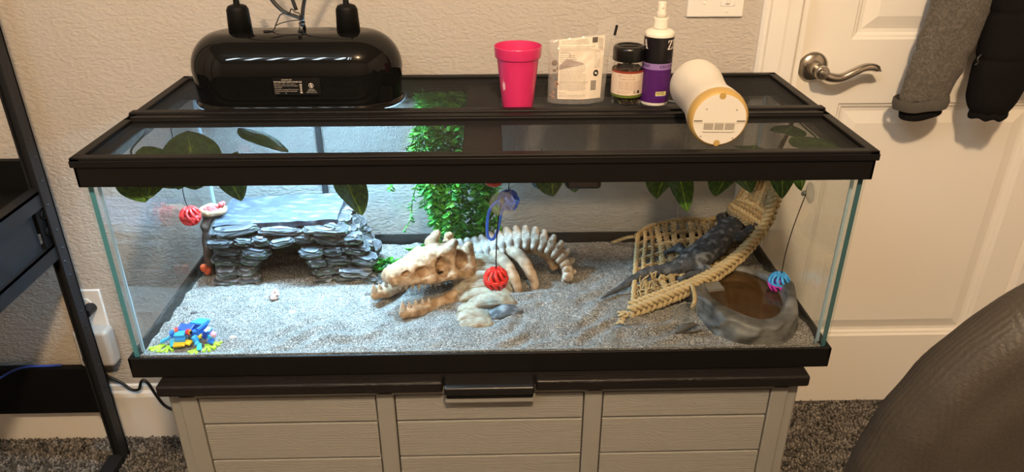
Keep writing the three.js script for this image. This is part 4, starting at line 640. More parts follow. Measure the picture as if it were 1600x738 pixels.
// ---- hanging fern
{
  const t = thing('hanging_fern', 'bushy bright green artificial fern hanging down the back of the terrarium', 'artificial plant', [0, 0, 0]);
  const greens = [[0.06, 0.36, 0.045], [0.04, 0.27, 0.05], [0.12, 0.47, 0.05], [0.03, 0.19, 0.04], [0.17, 0.52, 0.09]].map((c) => phy(new THREE.Color(...c), 0.38, { side: THREE.DoubleSide }));
  const leafG = [0, 1, 2].map((k) => { const s = new THREE.Shape(); s.moveTo(0, 0); s.quadraticCurveTo(0.26, 0.3, 0.20, 0.62); s.quadraticCurveTo(0.14, 0.9, 0, 1); s.quadraticCurveTo(-0.14, 0.9, -0.20, 0.62); s.quadraticCurveTo(-0.26, 0.3, 0, 0); const g = new THREE.ExtrudeGeometry(s, { depth: 0.03, bevelEnabled: false, steps: 1, curveSegments: 3 }); deform(g, (p) => { p.z += -0.28 * p.y * p.y * (0.5 + k * 0.4) + 0.9 * p.x * p.x; }); return g; });
  const tmp = new THREE.Object3D(), many = [[], [], [], [], []]; let count = 0;
  const leaf = (p, dir, s, near) => {
    tmp.position.copy(p); tmp.up.set(0, 0, 1); const q = new THREE.Quaternion().setFromUnitVectors(V(0, 1, 0), dir.clone().normalize()); tmp.quaternion.copy(q).multiply(new THREE.Quaternion().setFromAxisAngle(V(0, 1, 0), rr(-0.9, 0.9))); tmp.scale.set(s * rr(0.9, 1.4), s, s); const c = Math.floor(rnd() * 5);
    if (near && count < 290) { const m = mesh('leaflet', pick(leafG), greens[c], t); m.position.copy(tmp.position); m.quaternion.copy(tmp.quaternion); m.scale.copy(tmp.scale); count++; }
    else { tmp.updateMatrix(); many[c].push(pick(leafG).clone().applyMatrix4(tmp.matrix)); }
  };
  const stems = [];
  const frond = (pts, s, step = 0.0075, dens = 3) => {
    const c = curveOf(pts), L = c.getLength(), nn = Math.floor(L / step); stems.push(sweep(c, 0.0011, 30, 5));
    for (let i = 1; i <= nn; i++) { const q = i / nn, p = c.getPointAt(q), T = c.getTangentAt(q); for (let k = 0; k < dens; k++) { const a = rr(0, 6.28), side = V(Math.cos(a), rr(-0.5, 0.4), Math.abs(Math.sin(a)) * 0.9 + 0.1); side.addScaledVector(T, 0.55); leaf(p, side, s * rr(0.75, 1.2), p.z > 0.135 && rnd() < 0.5); } }
  };
  for (let i = 0; i < 26; i++) { // main drop
    const f = i / 25, x = mix(-0.140, 0.028, f) + rr(-0.008, 0.008), z0 = rr(0.07, 0.115), y1 = mix(0.70, 0.595, Math.sin(Math.min(1, f * 1.35) * Math.PI / 2)) + rr(0, 0.07);
    frond([[x * 0.85 - 0.01, 0.952, 0.062], [x * 0.95, 0.935, z0 + 0.03], [x, 0.86, z0 + rr(0.02, 0.05)], [x + rr(-0.012, 0.012), mix(0.86, y1, 0.5), z0 + rr(0.02, 0.055)], [x + rr(-0.02, 0.02), y1, z0 + rr(0.01, 0.05)]], 0.0165);
  }
  frond([[-0.13, 0.90, 0.12], [-0.155, 0.84, 0.14], [-0.175, 0.80, 0.14], [-0.195, 0.765, 0.135]], 0.013, 0.008, 2);
  frond([[-0.13, 0.80, 0.13], [-0.15, 0.74, 0.14], [-0.155, 0.70, 0.14], [-0.17, 0.675, 0.14]], 0.011, 0.008, 2);
  frond([[-0.04, 0.66, 0.12], [-0.09, 0.635, 0.13], [-0.13, 0.622, 0.14], [-0.155, 0.63, 0.145]], 0.018, 0.005, 5);
  frond([[-0.11, 0.64, 0.13], [-0.155, 0.612, 0.15], [-0.195, 0.608, 0.165], [-0.225, 0.622, 0.175]], 0.019, 0.005, 5);
  frond([[-0.15, 0.62, 0.15], [-0.18, 0.612, 0.17], [-0.205, 0.604, 0.185], [-0.232, 0.606, 0.18], [-0.245, 0.616, 0.17]], 0.016, 0.005, 5);
  frond([[-0.18, 0.61, 0.16], [-0.205, 0.60, 0.185], [-0.225, 0.596, 0.215]], 0.013, 0.006, 4);
  frond([[-0.10, 0.70, 0.13], [-0.10, 0.65, 0.15], [-0.09, 0.615, 0.15]], 0.017, 0.006, 4);
  frond([[0.0, 0.86, 0.12], [0.02, 0.80, 0.14], [0.03, 0.765, 0.15]], 0.013, 0.009, 2);
  mesh('stems', stems, std(new THREE.Color(0.04, 0.14, 0.03), 0.6), t).userData.kind = 'stuff';
  const bulk = many.map((list, c) => list.map((g) => colored(g, () => { const k = greens[c].color; return [k.r, k.g, k.b]; }))).flat();
  mesh('small_leaflets', bulk, phy(0xffffff, 0.38, { vertexColors: true, side: THREE.DoubleSide }), t).userData.kind = 'stuff';
  mesh('holder', box(0.09, 0.012, 0.012, -0.07, 0.951, 0.05, 0.003), M.blackMatt, t);
}
// ---- broad-leaved vines
function ivyGeo(k) { // a broad leaf hanging down its own -y, veined and cupped
  const nu = 20, nv = 26, pos = [], idx = [], uv = [], half = (v) => 0.52 * Math.pow(Math.max(0, Math.sin(Math.PI * Math.pow(v, 0.82))), 0.72) * (1 - 0.12 * v);
  for (const side of [1, -1]) for (let j = 0; j <= nv; j++) for (let i = 0; i <= nu; i++) { const v = j / nv, u = i / nu * 2 - 1, w = half(v); const vein = 0.02 * Math.pow(Math.abs(Math.sin((v * 5 - Math.abs(u) * 1.6) * Math.PI)), 0.4) * (1 - Math.abs(u)); pos.push(u * w, -v + 0.10 * u * u * (1 - v), -0.22 * Math.abs(u) * w + 0.12 * Math.sin(v * 3 + k) + vein + side * 0.006 + 0.05 * N3(u * 2 + k, v * 3, k)); uv.push(u * 0.5 + 0.5, v); }
  const W = nu + 1, off = W * (nv + 1); for (let j = 0; j < nv; j++) for (let i = 0; i < nu; i++) { const a = j * W + i, b = a + W; idx.push(a, b, a + 1, a + 1, b, b + 1); idx.push(off + a, off + a + 1, off + b, off + a + 1, off + b + 1, off + b); }
  const g = new THREE.BufferGeometry(); g.setAttribute('position', new THREE.Float32BufferAttribute(pos, 3)); g.setAttribute('uv', new THREE.Float32BufferAttribute(uv, 2)); g.setIndex(idx); g.computeVertexNormals(); return g;
}
const tn = tileNoise(128, 20, 21);
const ivyTex = dataTex(128, (x, y) => { const u = Math.abs(x / 128 - 0.5) * 2, v = y / 128; const rib = Math.exp(-((u / 0.045) ** 2)); const s = Math.abs(Math.sin((v * 5 - u * 1.6) * Math.PI)), vein = Math.exp(-((s / 0.10) ** 2)) * 0.55; const n = tn[(y * 128 + x)]; const k = clamp(Math.max(rib, vein)); return [mix(0.24, 0.58, k) + (n - 0.5) * 0.16, mix(0.38, 0.68, k) + (n - 0.5) * 0.2, mix(0.12, 0.2, k)]; }, true);
function vine(label, stemPts, leaves, extra) {
  const t = thing('leaf_vine', label, 'artificial plant', [0, 0, 0]);
  mesh('stem', sweep(stemPts, 0.0016, 70, 6), std(new THREE.Color(0.03, 0.08, 0.02), 0.6), t);
  const mat = phy(0xffffff, 0.42, { map: ivyTex, side: THREE.DoubleSide });
  leaves.forEach(([x, y, z, s, rx, ry, rz, wd = 1], i) => { const m = mesh('leaf', ivyGeos[i % 4], mat, t); m.position.set(x, y, z); m.scale.set(s * wd, s, s * 0.6); m.rotation.set(rx, ry, rz, 'YXZ'); });
  for (const [x, y, z, r] of extra) mesh('suction_cup', lathe([[0.0005, 0.008], [r * 0.3, 0.008], [r * 0.4, 0.004], [r, 0.0]], 24).rotateX(-Math.PI / 2).rotateY(0).translate(x, y, z), std(0x0c0d0c, 0.5), t);
  return t;
}
const ivyGeos = [0, 1, 2, 3].map(ivyGeo);
vine('broad green leaf vine strung under the front lid at the left end of the terrarium', [[-0.596, 0.945, 0.30], [-0.575, 0.946, 0.40], [-0.50, 0.947, 0.45], [-0.40, 0.944, 0.456], [-0.30, 0.946, 0.458], [-0.21, 0.944, 0.456], [-0.15, 0.94, 0.47]], [
  [-0.410, 0.942, 0.445, 0.068, 0.1, 0.1, 0.22, 0.72], [-0.222, 0.935, 0.44, 0.092, 0.05, -0.15, 0.22, 0.62], [-0.50, 0.953, 0.345, 0.115, -1.15, 0.35, 0, 0.85], [-0.56, 0.945, 0.38, 0.09, -1.0, 0.8, 0.1, 0.9], [-0.465, 0.950, 0.40, 0.085, -1.1, -0.5, 0.3, 0.8], [-0.53, 0.948, 0.42, 0.075, -0.9, -0.2, 0.2, 0.9], [-0.40, 0.947, 0.415, 0.062, -1.2, -0.9, 0.1, 0.7], [-0.57, 0.94, 0.44, 0.07, -0.8, 0.4, 0.3, 0.8], [-0.42, 0.954, 0.305, 0.095, -1.25, 1.2, 0, 0.5]], [[-0.335, 0.943, 0.4735, 0.012], [-0.31, 0.944, 0.4735, 0.009], [-0.155, 0.943, 0.4735, 0.016]]);
vine('dark green leaf vine strung under the lid at the right end above the hammock', [[0.05, 0.944, 0.45], [0.12, 0.946, 0.45], [0.30, 0.944, 0.452], [0.42, 0.946, 0.45], [0.52, 0.944, 0.45], [0.575, 0.945, 0.40], [0.59, 0.945, 0.25]], [
  [0.110, 0.934, 0.44, 0.060, 0.1, 0.3, 0.2, 0.9], [0.150, 0.930, 0.42, 0.056, 0.1, -0.3, 0.1, 0.85], [0.305, 0.935, 0.44, 0.066, 0.1, 0.35, -0.1, 0.95], [0.322, 0.925, 0.446, 0.080, 0.1, -0.2, 0.30, 0.5], [0.405, 0.936, 0.44, 0.066, 0.2, 0.2, -0.12, 0.85], [0.425, 0.934, 0.435, 0.058, 0.2, -0.7, 0.4, 0.8], [0.495, 0.945, 0.435, 0.085, 0.15, -0.3, 0.16, 0.55], [0.55, 0.93, 0.40, 0.07, 0.1, 0.4, 0.2, 0.6], [0.46, 0.948, 0.40, 0.075, -1.8, -0.5, 0.1, 0.9], [0.54, 0.948, 0.37, 0.085, -1.7, 0.6, 0.1, 0.9], [0.56, 0.947, 0.30, 0.07, -1.8, -0.7, 0.1, 0.9]], [[0.505, 0.942, 0.4735, 0.013]]);

// ------------------------------------------------------------------ woven hammock
const hamN = curveOf([[0.278, 0.604, 0.372], [0.315, 0.611, 0.36], [0.379, 0.622, 0.335], [0.44, 0.630, 0.302], [0.500, 0.645, 0.262], [0.552, 0.672, 0.222], [0.586, 0.715, 0.200], [0.597, 0.790, 0.195]]);
const hamF = curveOf([[0.333, 0.640, 0.120], [0.362, 0.652, 0.103], [0.401, 0.661, 0.098], [0.45, 0.668, 0.096], [0.495, 0.668, 0.10], [0.530, 0.690, 0.115], [0.548, 0.735, 0.125], [0.562, 0.795, 0.140]]);
function hamP(u, v) { const a = hamN.getPointAt(u), b = hamF.getPointAt(u), p = a.lerp(b, v); p.y -= 0.030 * 4 * v * (1 - v) * Math.sin(Math.PI * clamp(u * 0.9 + 0.08)) * 0.5; if (u < 0.16) p.y = Math.max(p.y, 0.598); return p; }
{
  const t = thing('woven_hammock', 'tan woven seagrass hammock slung from the right corner with a thick braided near edge', 'hammock', [0, 0, 0]);
  const sub = (f, n = 24) => new THREE.CatmullRomCurve3(Array.from({ length: n + 1 }, (_, i) => f(i / n)));
  const lift = (y) => (q) => V(0, y, 0);
  // near edge: two plaits side by side
  mesh('edge_braid', [...strands(sub((q) => hamP(q, 0).add(V(0, 0.004, 0.004))), 0.0105, 0.0050, 13, 3, 10, 1, true), ...strands(sub((q) => hamP(q, 0.045).add(V(0, 0.006, 0))), 0.0090, 0.0042, 14, 3, 10, 1, true)], M.grassLight, t);
  mesh('edge_braid', strands(sub((q) => hamP(q, 1)), 0.0052, 0.0030, 20, 3, 9, 1, true), M.grass, t);
  mesh('edge_braid', strands(sub((q) => hamP(0.015, mix(0.03, 1, q))), 0.0056, 0.0033, 11, 3, 10, 1, true), M.grassLight, t);
  for (let k = 1; k <= 7; k++) { const v = 0.06 + k * 0.115; mesh('lengthwise_cord', strands(sub((q) => hamP(mix(0.02, 1, q), mix(v, 0.5 + (v - 0.5) * 0.75, q * q)).add(V(0, 0.0012 * Math.sin(q * 70 + k * 2), 0))), 0.0031, 0.0025, 20, 2, 7), k % 3 ? M.grass : M.grassLight, t); }
  for (let k = 0; k < 12; k++) { const u = 0.075 + k * 0.052; mesh('cross_cord', strands(sub((q) => hamP(u + 0.008 * Math.sin(q * 9 + k), mix(0.03, 0.985, q)).add(V(0, 0.0016 * Math.sin(q * 36 + k), 0)), 30), 0.0046, 0.0031, 9, 3, 9, 1, true), k % 4 === 1 ? M.grassDark : k % 2 ? M.grass : M.grassLight, t); }
  for (let k = 0; k < 7; k++) { const v = 0.05 + k * 0.14; mesh('gathered_braid', strands(sub((q) => hamP(mix(0.70, 1, q), v).add(V(0, 0.005 + 0.003 * Math.sin(q * 9 + k), 0.002))), 0.0068, 0.0040, 9, 3, 10, 1, true), k % 3 ? M.grass : M.grassLight, t); }
  for (let k = 0; k < 4; k++) mesh('gathered_braid', strands(sub((q) => V(0.556 + k * 0.012 + 0.004 * Math.sin(q * 5), mix(0.775, 0.85, q), mix(0.17 - k * 0.004, 0.165, q))), 0.006, 0.0034, 6, 3, 10, 1, true), k % 2 ? M.grass : M.grassDark, t);
  for (let k = 0; k < 6; k++) mesh('cover_braid', strands(curveOf([[0.600 - k * 0.006, 0.742 - k * 0.010, 0.196 + k * 0.004], [0.588 - k * 0.009, 0.748 - k * 0.008, 0.172 + k * 0.003], [0.568 - k * 0.009, 0.745 - k * 0.006, 0.146 + k * 0.002], [0.549 - k * 0.004, 0.728 - k * 0.004, 0.122]]), 0.0058, 0.0034, 5, 3, 10, 1, true), k % 2 ? M.grass : M.grassLight, t);
  mesh('hanging_cord', strands(curveOf([[0.588, 0.80, 0.165], [0.592, 0.85, 0.175], [0.594, 0.90, 0.20], [0.592, 0.935, 0.22]]), 0.003, 0.0025, 10, 2, 8), M.grass, t);
  mesh('hanging_cord', strands(curveOf([[0.595, 0.79, 0.185], [0.597, 0.83, 0.22], [0.596, 0.86, 0.27], [0.594, 0.875, 0.30]]), 0.003, 0.0025, 9, 2, 8), M.grassLight, t);
  mesh('corner_cord', strands(curveOf([[0.335, 0.640, 0.118], [0.318, 0.625, 0.095], [0.300, 0.604, 0.07], [0.292, 0.596, 0.062]]), 0.0022, 0.002, 6, 2, 8), M.grassLight, t);
  // frayed front corner with its knot
  const fray = []; for (let i = 0; i < 5; i++) fray.push(sweep([[0.272, 0.606, 0.380], [0.264 + rr(-0.004, 0.004), 0.608, 0.388], [0.258 + rr(-0.006, 0.008), 0.605, 0.397], [0.253 + rr(-0.008, 0.012), 0.6035, 0.408]], 0.0016, 10, 5));
  fray.push(new THREE.TorusKnotGeometry(0.0068, 0.0026, 60, 7, 2, 3).rotateX(1.2).translate(0.262, 0.611, 0.386));
  mesh('knot', fray, M.grassLight, t);
  mesh('tie_cord', strands(curveOf([[0.405, 0.640, 0.328], [0.395, 0.655, 0.38], [0.380, 0.672, 0.44], [0.366, 0.676, 0.473]]), 0.0022, 0.0021, 9, 2, 8), M.grassLight, t);
  const loose = []; for (let i = 0; i < 16; i++) { const u = rr(0.03, 0.16), v = rr(0.10, 0.34), p = hamP(u, v); loose.push(sweep([[p.x, p.y, p.z], [p.x + rr(-0.004, 0.004), p.y + 0.011, p.z + rr(-0.004, 0.004)], [p.x + rr(-0.012, 0.012), p.y + rr(0.015, 0.022), p.z + rr(-0.006, 0.006)]], 0.0015, 8, 5)); }
  mesh('loose_ends', loose, M.grassLight, t).userData.kind = 'stuff';
  const cupM = phy(new THREE.Color(0.86, 0.87, 0.86), 0.08, { transmission: 0.95, thickness: 0 });
  const cup = mesh('suction_cup', lathe([[0.0005, -0.011], [0.006, -0.011], [0.0075, -0.008], [0.006, -0.0055], [0.010, -0.0045], [0.018, -0.002], [0.0205, 0.0], [0.0212, 0.0006], [0.0198, 0.0002], [0.0005, -0.0015]], 36), cupM, t); cup.rotation.x = Math.PI / 2; cup.position.set(0.352, 0.675, 0.4845);
  mesh('suction_rim', new THREE.TorusGeometry(0.0205, 0.0006, 6, 40).translate(0.352, 0.675, 0.484), std(0x9a9a96, 0.3), t);
}
// ------------------------------------------------------------------ the bearded lizard
{
  const t = thing('bearded_lizard', 'dark charcoal bearded lizard stretched over the hammock with its tail trailing on the sand', 'lizard', [0, 0, 0]);
  const P = [[0.231, 0.604, 0.317, 0.0016], [0.250, 0.6055, 0.302, 0.0034], [0.268, 0.607, 0.290, 0.0052], [0.297, 0.616, 0.271, 0.0078], [0.333, 0.626, 0.254, 0.0098], [0.372, 0.627, 0.248, 0.0125], [0.400, 0.634, 0.247, 0.0165], [0.425, 0.643, 0.240, 0.0205], [0.447, 0.651, 0.229, 0.0235], [0.470, 0.662, 0.214, 0.0240], [0.495, 0.676, 0.197, 0.0225], [0.520, 0.690, 0.178, 0.0185], [0.540, 0.699, 0.162, 0.0150], [0.556, 0.707, 0.148, 0.0172], [0.575, 0.714, 0.132, 0.0125], [0.584, 0.717, 0.124, 0.0085]];
  const seg = P.slice(1).map((b, i) => [P[i], b]);
  const limbs = [[[0.428, 0.640, 0.252], [0.450, 0.642, 0.275], 0.0105, 0.008], [[0.450, 0.642, 0.275], [0.418, 0.634, 0.283], 0.008, 0.0055], [[0.418, 0.634, 0.283], [0.400, 0.633, 0.288], 0.0055, 0.005],
    [[0.518, 0.684, 0.186], [0.528, 0.682, 0.214], 0.0095, 0.0078], [[0.528, 0.682, 0.214], [0.552, 0.698, 0.204], 0.0076, 0.0058], [[0.552, 0.698, 0.204], [0.560, 0.704, 0.200], 0.006, 0.006],
    [[0.420, 0.645, 0.224], [0.412, 0.650, 0.192], 0.0105, 0.0075], [[0.412, 0.650, 0.192], [0.388, 0.640, 0.192], 0.0072, 0.005],
    [[0.505, 0.690, 0.164], [0.508, 0.692, 0.136], 0.009, 0.0065], [[0.508, 0.692, 0.136], [0.535, 0.702, 0.126], 0.0062, 0.0045]];
  const toes = []; for (const [f, d] of [[[0.400, 0.633, 0.288], [-1, -0.25, 0.35]], [[0.560, 0.704, 0.200], [0.8, 0.35, -0.1]], [[0.388, 0.640, 0.192], [-1, -0.3, 0.1]], [[0.535, 0.702, 0.126], [0.9, 0.3, -0.2]]]) for (let k = -2; k <= 2; k++) toes.push([f, [f[0] + d[0] * 0.012 + k * 0.0012, f[1] + d[1] * 0.012 - 0.0005, f[2] + d[2] * 0.012 + k * 0.0045]]);
  const f = (x, y, z) => {
    let d = 1; for (const [a, b] of seg) { // flattened trunk: height squeezed about its own axis
      const bx = b[0] - a[0], by = b[1] - a[1], bz = b[2] - a[2], q = clamp(((x - a[0]) * bx + (y - a[1]) * by + (z - a[2]) * bz) / (bx * bx + by * by + bz * bz)), r = mix(a[3], b[3], q) * (x > 0.33 ? 1.24 : 1.1), k = r > 0.012 ? 1.35 : 1.1;
      d = Math.min(d, (Math.hypot(x - a[0] - bx * q, (y - a[1] - by * q) * k, z - a[2] - bz * q) - r * 1.04)); }
    for (const l of limbs) d = smin(d, cap(x, y, z, l[0], l[1], l[2], l[3]), 0.010);
    for (const l of toes) d = smin(d, cap(x, y, z, l[0], l[1], 0.0022, 0.0012), 0.002);
    d = smin(d, ell(x, y, z, [0.553, 0.708, 0.166], [0.008, 0.006, 0.008]), 0.008); d = smin(d, ell(x, y, z, [0.548, 0.708, 0.140], [0.008, 0.006, 0.008]), 0.008);
    return d - 0.0007 * N3(x * 240, y * 240, z * 240) - 0.0007 * Math.abs(N3(x * 120, y * 120, z * 120 + 4));
  };
  const g = nets(f, [0.215, 0.585, 0.10], [0.61, 0.745, 0.335], 0.0021);
  const dir = V(0.30, 0, -0.2).normalize();
  mesh('body', buv(colored(g, (x, y, z) => { const s = x * dir.x + z * dir.z, band = Math.sin(s * 235 + 2.2 * N3(x * 60, y * 60, z * 60)), n = N3(x * 150, y * 150, z * 150), fleck = clamp(N3(x * 90 + 9, y * 90, z * 90) * 3 - 0.35); let c = mix3([0.026, 0.027, 0.030], [0.075, 0.075, 0.078], clamp(0.35 + 0.22 * band + 0.5 * n)); c = mix3(c, [0.26, 0.255, 0.25], fleck * (x > 0.4 ? 0.65 : 0.3)); return c; })), std(0xffffff, 0.72, { vertexColors: true, bumpMap: rep(fineTex, 1 / 0.16), bumpScale: 0.0016 }), t);
  const spines = []; for (let i = 0; i < P.length - 1; i++) { if (P[i][3] < 0.012) continue; for (let k = 0; k < 5; k++) for (const s of [-1, 1]) for (const row of [0, 1]) { const q = k / 5, a = P[i], b = P[i + 1], px = mix(a[0], b[0], q), py = mix(a[1], b[1], q), pz = mix(a[2], b[2], q), r = mix(a[3], b[3], q) * 1.24; const T = V(b[0] - a[0], b[1] - a[1], b[2] - a[2]).normalize(), S = V(-T.z, 0, T.x).normalize().multiplyScalar(s); const cn = new THREE.ConeGeometry(0.0016, 0.0075, 5); const D = S.clone().add(V(0, row ? 0.55 : 0.1, 0)).addScaledVector(T, -0.7).normalize(); cn.applyQuaternion(new THREE.Quaternion().setFromUnitVectors(V(0, 1, 0), D)); cn.translate(px + S.x * r * (row ? 0.7 : 0.98), py + (row ? r * 0.52 : r * 0.05), pz + S.z * r * (row ? 0.7 : 0.98)); spines.push(cn); } }
  mesh('side_spines', spines, std(new THREE.Color(0.10, 0.098, 0.095), 0.7), t).userData.kind = 'stuff';
  for (const [x, y, z] of [[0.571, 0.7205, 0.1465], [0.5665, 0.7205, 0.1285]]) mesh('eye', new THREE.SphereGeometry(0.0035, 14, 10).translate(x, y, z), phy(0x1a1208, 0.1), t);
}
// ------------------------------------------------------------------ water bowl
{
  const t = thing('water_bowl', 'grey rock-shaped resin water bowl full of brownish water in the right front corner', 'bowl', [0, 0, 0]);
  const cx = 0.502, cz = 0.357, rim = (th) => 0.640 + 0.010 * sstep(0.2, 1, Math.cos(th + 0.25)) + 0.004 * Math.sin(th * 3 + 1) - 0.004 * sstep(0.3, 1, -Math.sin(th));
  const g = nets((x, y, z) => {
    const th = Math.atan2(z - cz, x - cx), n = fbm(x * 16, y * 22, z * 16, 3), fold = Math.sin(th * 9 + y * 120 + 4 * N3(x * 25, y * 30, z * 25));
    const k = 1 + 0.05 * Math.cos(th * 3 + 0.8) + 0.05 * Math.cos(th * 5 + 2), q = Math.hypot((x - cx) / (0.1005 * k), (z - cz) / (0.128 * (1 + 0.3 * (k - 1))));
    const h = clamp((y - 0.595) / 0.05); let d = (q - mix(1.0, 0.90, h * h)) * 0.095 - 0.0042 * n - 0.0022 * fold;
    d = smax(d, y - rim(th) - 0.004 * n, 0.008); d = smax(d, 0.588 - y, 0.002);
    const qi = Math.hypot((x - cx - 0.001) / 0.070, (z - cz + 0.006) / 0.096), di = Math.max((qi - mix(0.86, 1.0, clamp((y - 0.61) / 0.03))) * 0.072, 0.611 - y);
    return smax(d, -di, 0.007);
  }, [0.385, 0.58, 0.215], [0.602, 0.67, 0.4845], 0.0027);
  mesh('bowl_body', colored(g, (x, y, z, nx, ny, nz) => { const n = fbm(x * 28, y * 60, z * 28, 4), v = fbm(x * 9 + 3, y * 70, z * 9, 3); const ins = Math.hypot((x - cx) / 0.07, (z - cz) / 0.095) < 1 && y < 0.634; let c = mix3([0.045, 0.043, 0.039], [0.19, 0.185, 0.168], clamp(0.35 + n * 1.3 + v * 0.6)); return ins ? mix3(c, [0.17, 0.115, 0.06], 0.65) : c; }), M.bowl, t);
  const wg = new THREE.CircleGeometry(1, 64).rotateX(-Math.PI / 2).scale(0.0765, 1, 0.1025).translate(cx + 0.001, 0.6305, cz - 0.006);
  mesh('water', wg, phy(new THREE.Color(0.62, 0.50, 0.36), 0.03, { transmission: 1, thickness: 0, ior: 1.33 }), t);
  mesh('step_block', deform(new THREE.BoxGeometry(0.034, 0.026, 0.028, 6, 5, 6), (p) => { p.multiplyScalar(1 + 0.12 * N3(p.x * 70, p.y * 70, p.z * 70)); }).rotateY(0.2).translate(0.448, 0.6225, 0.327), std(new THREE.Color(0.17, 0.15, 0.115), 0.8), t);
}
{ const g = nets((x, y, z) => smin(ell(x, y, z, [0.556, 0.608, 0.112], [0.026, 0.038, 0.016]), ell(x, y, z, [0.535, 0.600, 0.108], [0.022, 0.022, 0.016]), 0.012) - 0.003 * fbm(x * 50, y * 50, z * 50, 3), [0.50, 0.57, 0.08], [0.595, 0.66, 0.14], 0.003); const m = mesh('cork_chunk', colored(g, (x, y, z) => { const n = fbm(x * 60, y * 40, z * 60, 3); return mix3([0.38, 0.17, 0.045], [0.15, 0.07, 0.025], clamp(0.4 + n * 1.6)); }), M.vc); tag(m, 'amber brown chunk of bark on the sand behind the water bowl', 'bark'); }
// ------------------------------------------------------------------ hanging toy balls
function latticeBall(name, parent, r, mats, n = 10) {
  const g = []; for (let i = 0; i < n; i++) { const a = i / n * Math.PI * 2, pts = []; for (let k = 0; k <= 10; k++) { const ph = mix(0.42, Math.PI - 0.42, k / 10), tw = a + 0.35 * Math.sin(ph * 2); pts.push([Math.sin(ph) * Math.cos(tw) * r, Math.cos(ph) * r, Math.sin(ph) * Math.sin(tw) * r]); } g.push(pts); }
  const half = (s) => [...g.map((p) => sweep(p.filter((q) => s * q[1] >= -0.0009).length > 3 ? (s > 0 ? p.slice(0, 6) : p.slice(5)) : p, r * 0.15, 10, 6)), lathe([[0.0004, s * r * 1.0], [r * 0.22, s * r * 0.985], [r * 0.43, s * r * 0.91], [r * 0.46, s * r * 0.86], [r * 0.3, s * r * 0.86], [0.0004, s * r * 0.9]].sort((a, b) => 0), 20)];
  mesh('upper_cage', [...half(1), new THREE.TorusGeometry(r * 1.0, r * 0.12, 8, 40).rotateX(Math.PI / 2).translate(0, r * 0.06, 0)], mats[0], parent);
  mesh('lower_cage', [...half(-1), new THREE.TorusGeometry(r * 1.0, r * 0.12, 8, 40).rotateX(Math.PI / 2).translate(0, -r * 0.06, 0)], mats[1], parent);
  mesh('bell', new THREE.SphereGeometry(r * 0.5, 20, 14), mats[2] ?? phy(0xb8b8b8, 0.25, { metalness: 1 }), parent);
}
const plast = (c, o = {}) => phy(new THREE.Color(...c), 0.25, { clearcoat: 0.4, ...o });
const RED = plast([0.80, 0.035, 0.03]), BLUE = plast([0.03, 0.13, 0.75]), SKY = plast([0.04, 0.32, 0.72]), PINK = plast([0.62, 0.05, 0.45]), PURP = plast([0.30, 0.05, 0.35]), TEAL = plast([0.03, 0.20, 0.33]);
const clearCup = phy(new THREE.Color(0.90, 0.91, 0.90), 0.1, { transmission: 0.93, thickness: 0 });
function suction(parent, p, ry, r = 0.019) { const m = mesh('suction_cup', lathe([[0.0005, 0.012], [r * 0.22, 0.012], [r * 0.26, 0.008], [r * 0.2, 0.006], [r * 0.5, 0.005], [r * 0.86, 0.002], [r, 0.0004], [r * 1.02, 0], [r * 0.8, 0.0006], [0.0005, 0.001]], 40).rotateX(Math.PI / 2), clearCup, parent); m.position.set(...p); m.rotation.y = ry; const h = mesh('suction_hook', [new THREE.TorusGeometry(0.0035, 0.0012, 8, 20).rotateY(Math.PI / 2).translate(0, -0.002, 0.012), new THREE.SphereGeometry(0.0042, 12, 10).translate(0, 0, 0.011)], phy(0x77797a, 0.2), parent); h.position.set(...p); h.rotation.y = ry; }
{
  const t = thing('toy_ball', 'red slotted toy ball hanging by a black cord beside the left glass', 'toy ball', [-0.5835, 0.746, 0.214]);
  latticeBall('ball', t, 0.0185, [RED, RED, plast([0.5, 0.02, 0.02])]);
  mesh('cord', sweep([[0, 0.017, 0], [-0.003, 0.035, 0.002], [-0.001, 0.07, 0.006], [0.002, 0.12, 0.01], [0.004, 0.19, 0.012]], 0.0009, 30, 6), M.cord, t);
}
{
  const t = thing('toy_ball', 'red slotted toy ball on a black cord in front of the dinosaur ribs', 'toy ball', [0.023, 0.736, 0.462]);
  latticeBall('ball', t, 0.0195, [RED, RED, plast([0.45, 0.02, 0.02])]);
  mesh('cord', sweep([[0, 0.018, 0], [0.001, 0.06, 0.003], [0.004, 0.11, 0.006], [0.0105, 0.150, 0.009]], 0.0010, 30, 6), M.cord, t);
  suction(t, [0.011, 0.152, 0.0235], Math.PI, 0.0205);
}
{
  const t = thing('toy_ball', 'blue slotted toy ball with a blue strap loop behind a clear suction cup', 'toy ball', [0.045, 0.877, 0.448]);
  latticeBall('ball', t, 0.0165, [BLUE, BLUE, BLUE], 8);
  mesh('strap_loop', sweep([[-0.012, 0.006, 0.002], [-0.030, -0.012, 0.006], [-0.036, -0.045, 0.006], [-0.034, -0.066, 0.006], [-0.028, -0.069, 0.007], [-0.020, -0.055, 0.010], [-0.014, -0.028, 0.009], [-0.009, -0.006, 0.004]], 0.0026, 50, 8), BLUE, t);
  mesh('cord', sweep([[0, 0.0165, 0], [0.001, 0.04, 0], [0.0, 0.072, 0]], 0.0009, 12, 6), M.cord, t);
}
{
  const t = thing('toy_ball', 'red toy ring half hidden by the top rim above the blue ball', 'toy', [0.021, 0.921, 0.452]);
  mesh('ring', new THREE.TorusGeometry(0.014, 0.0042, 12, 36), RED, t); mesh('cord', sweep([[0, 0.014, 0], [0, 0.022, 0], [0, 0.030, 0]], 0.0009, 8, 6), M.cord, t);
}
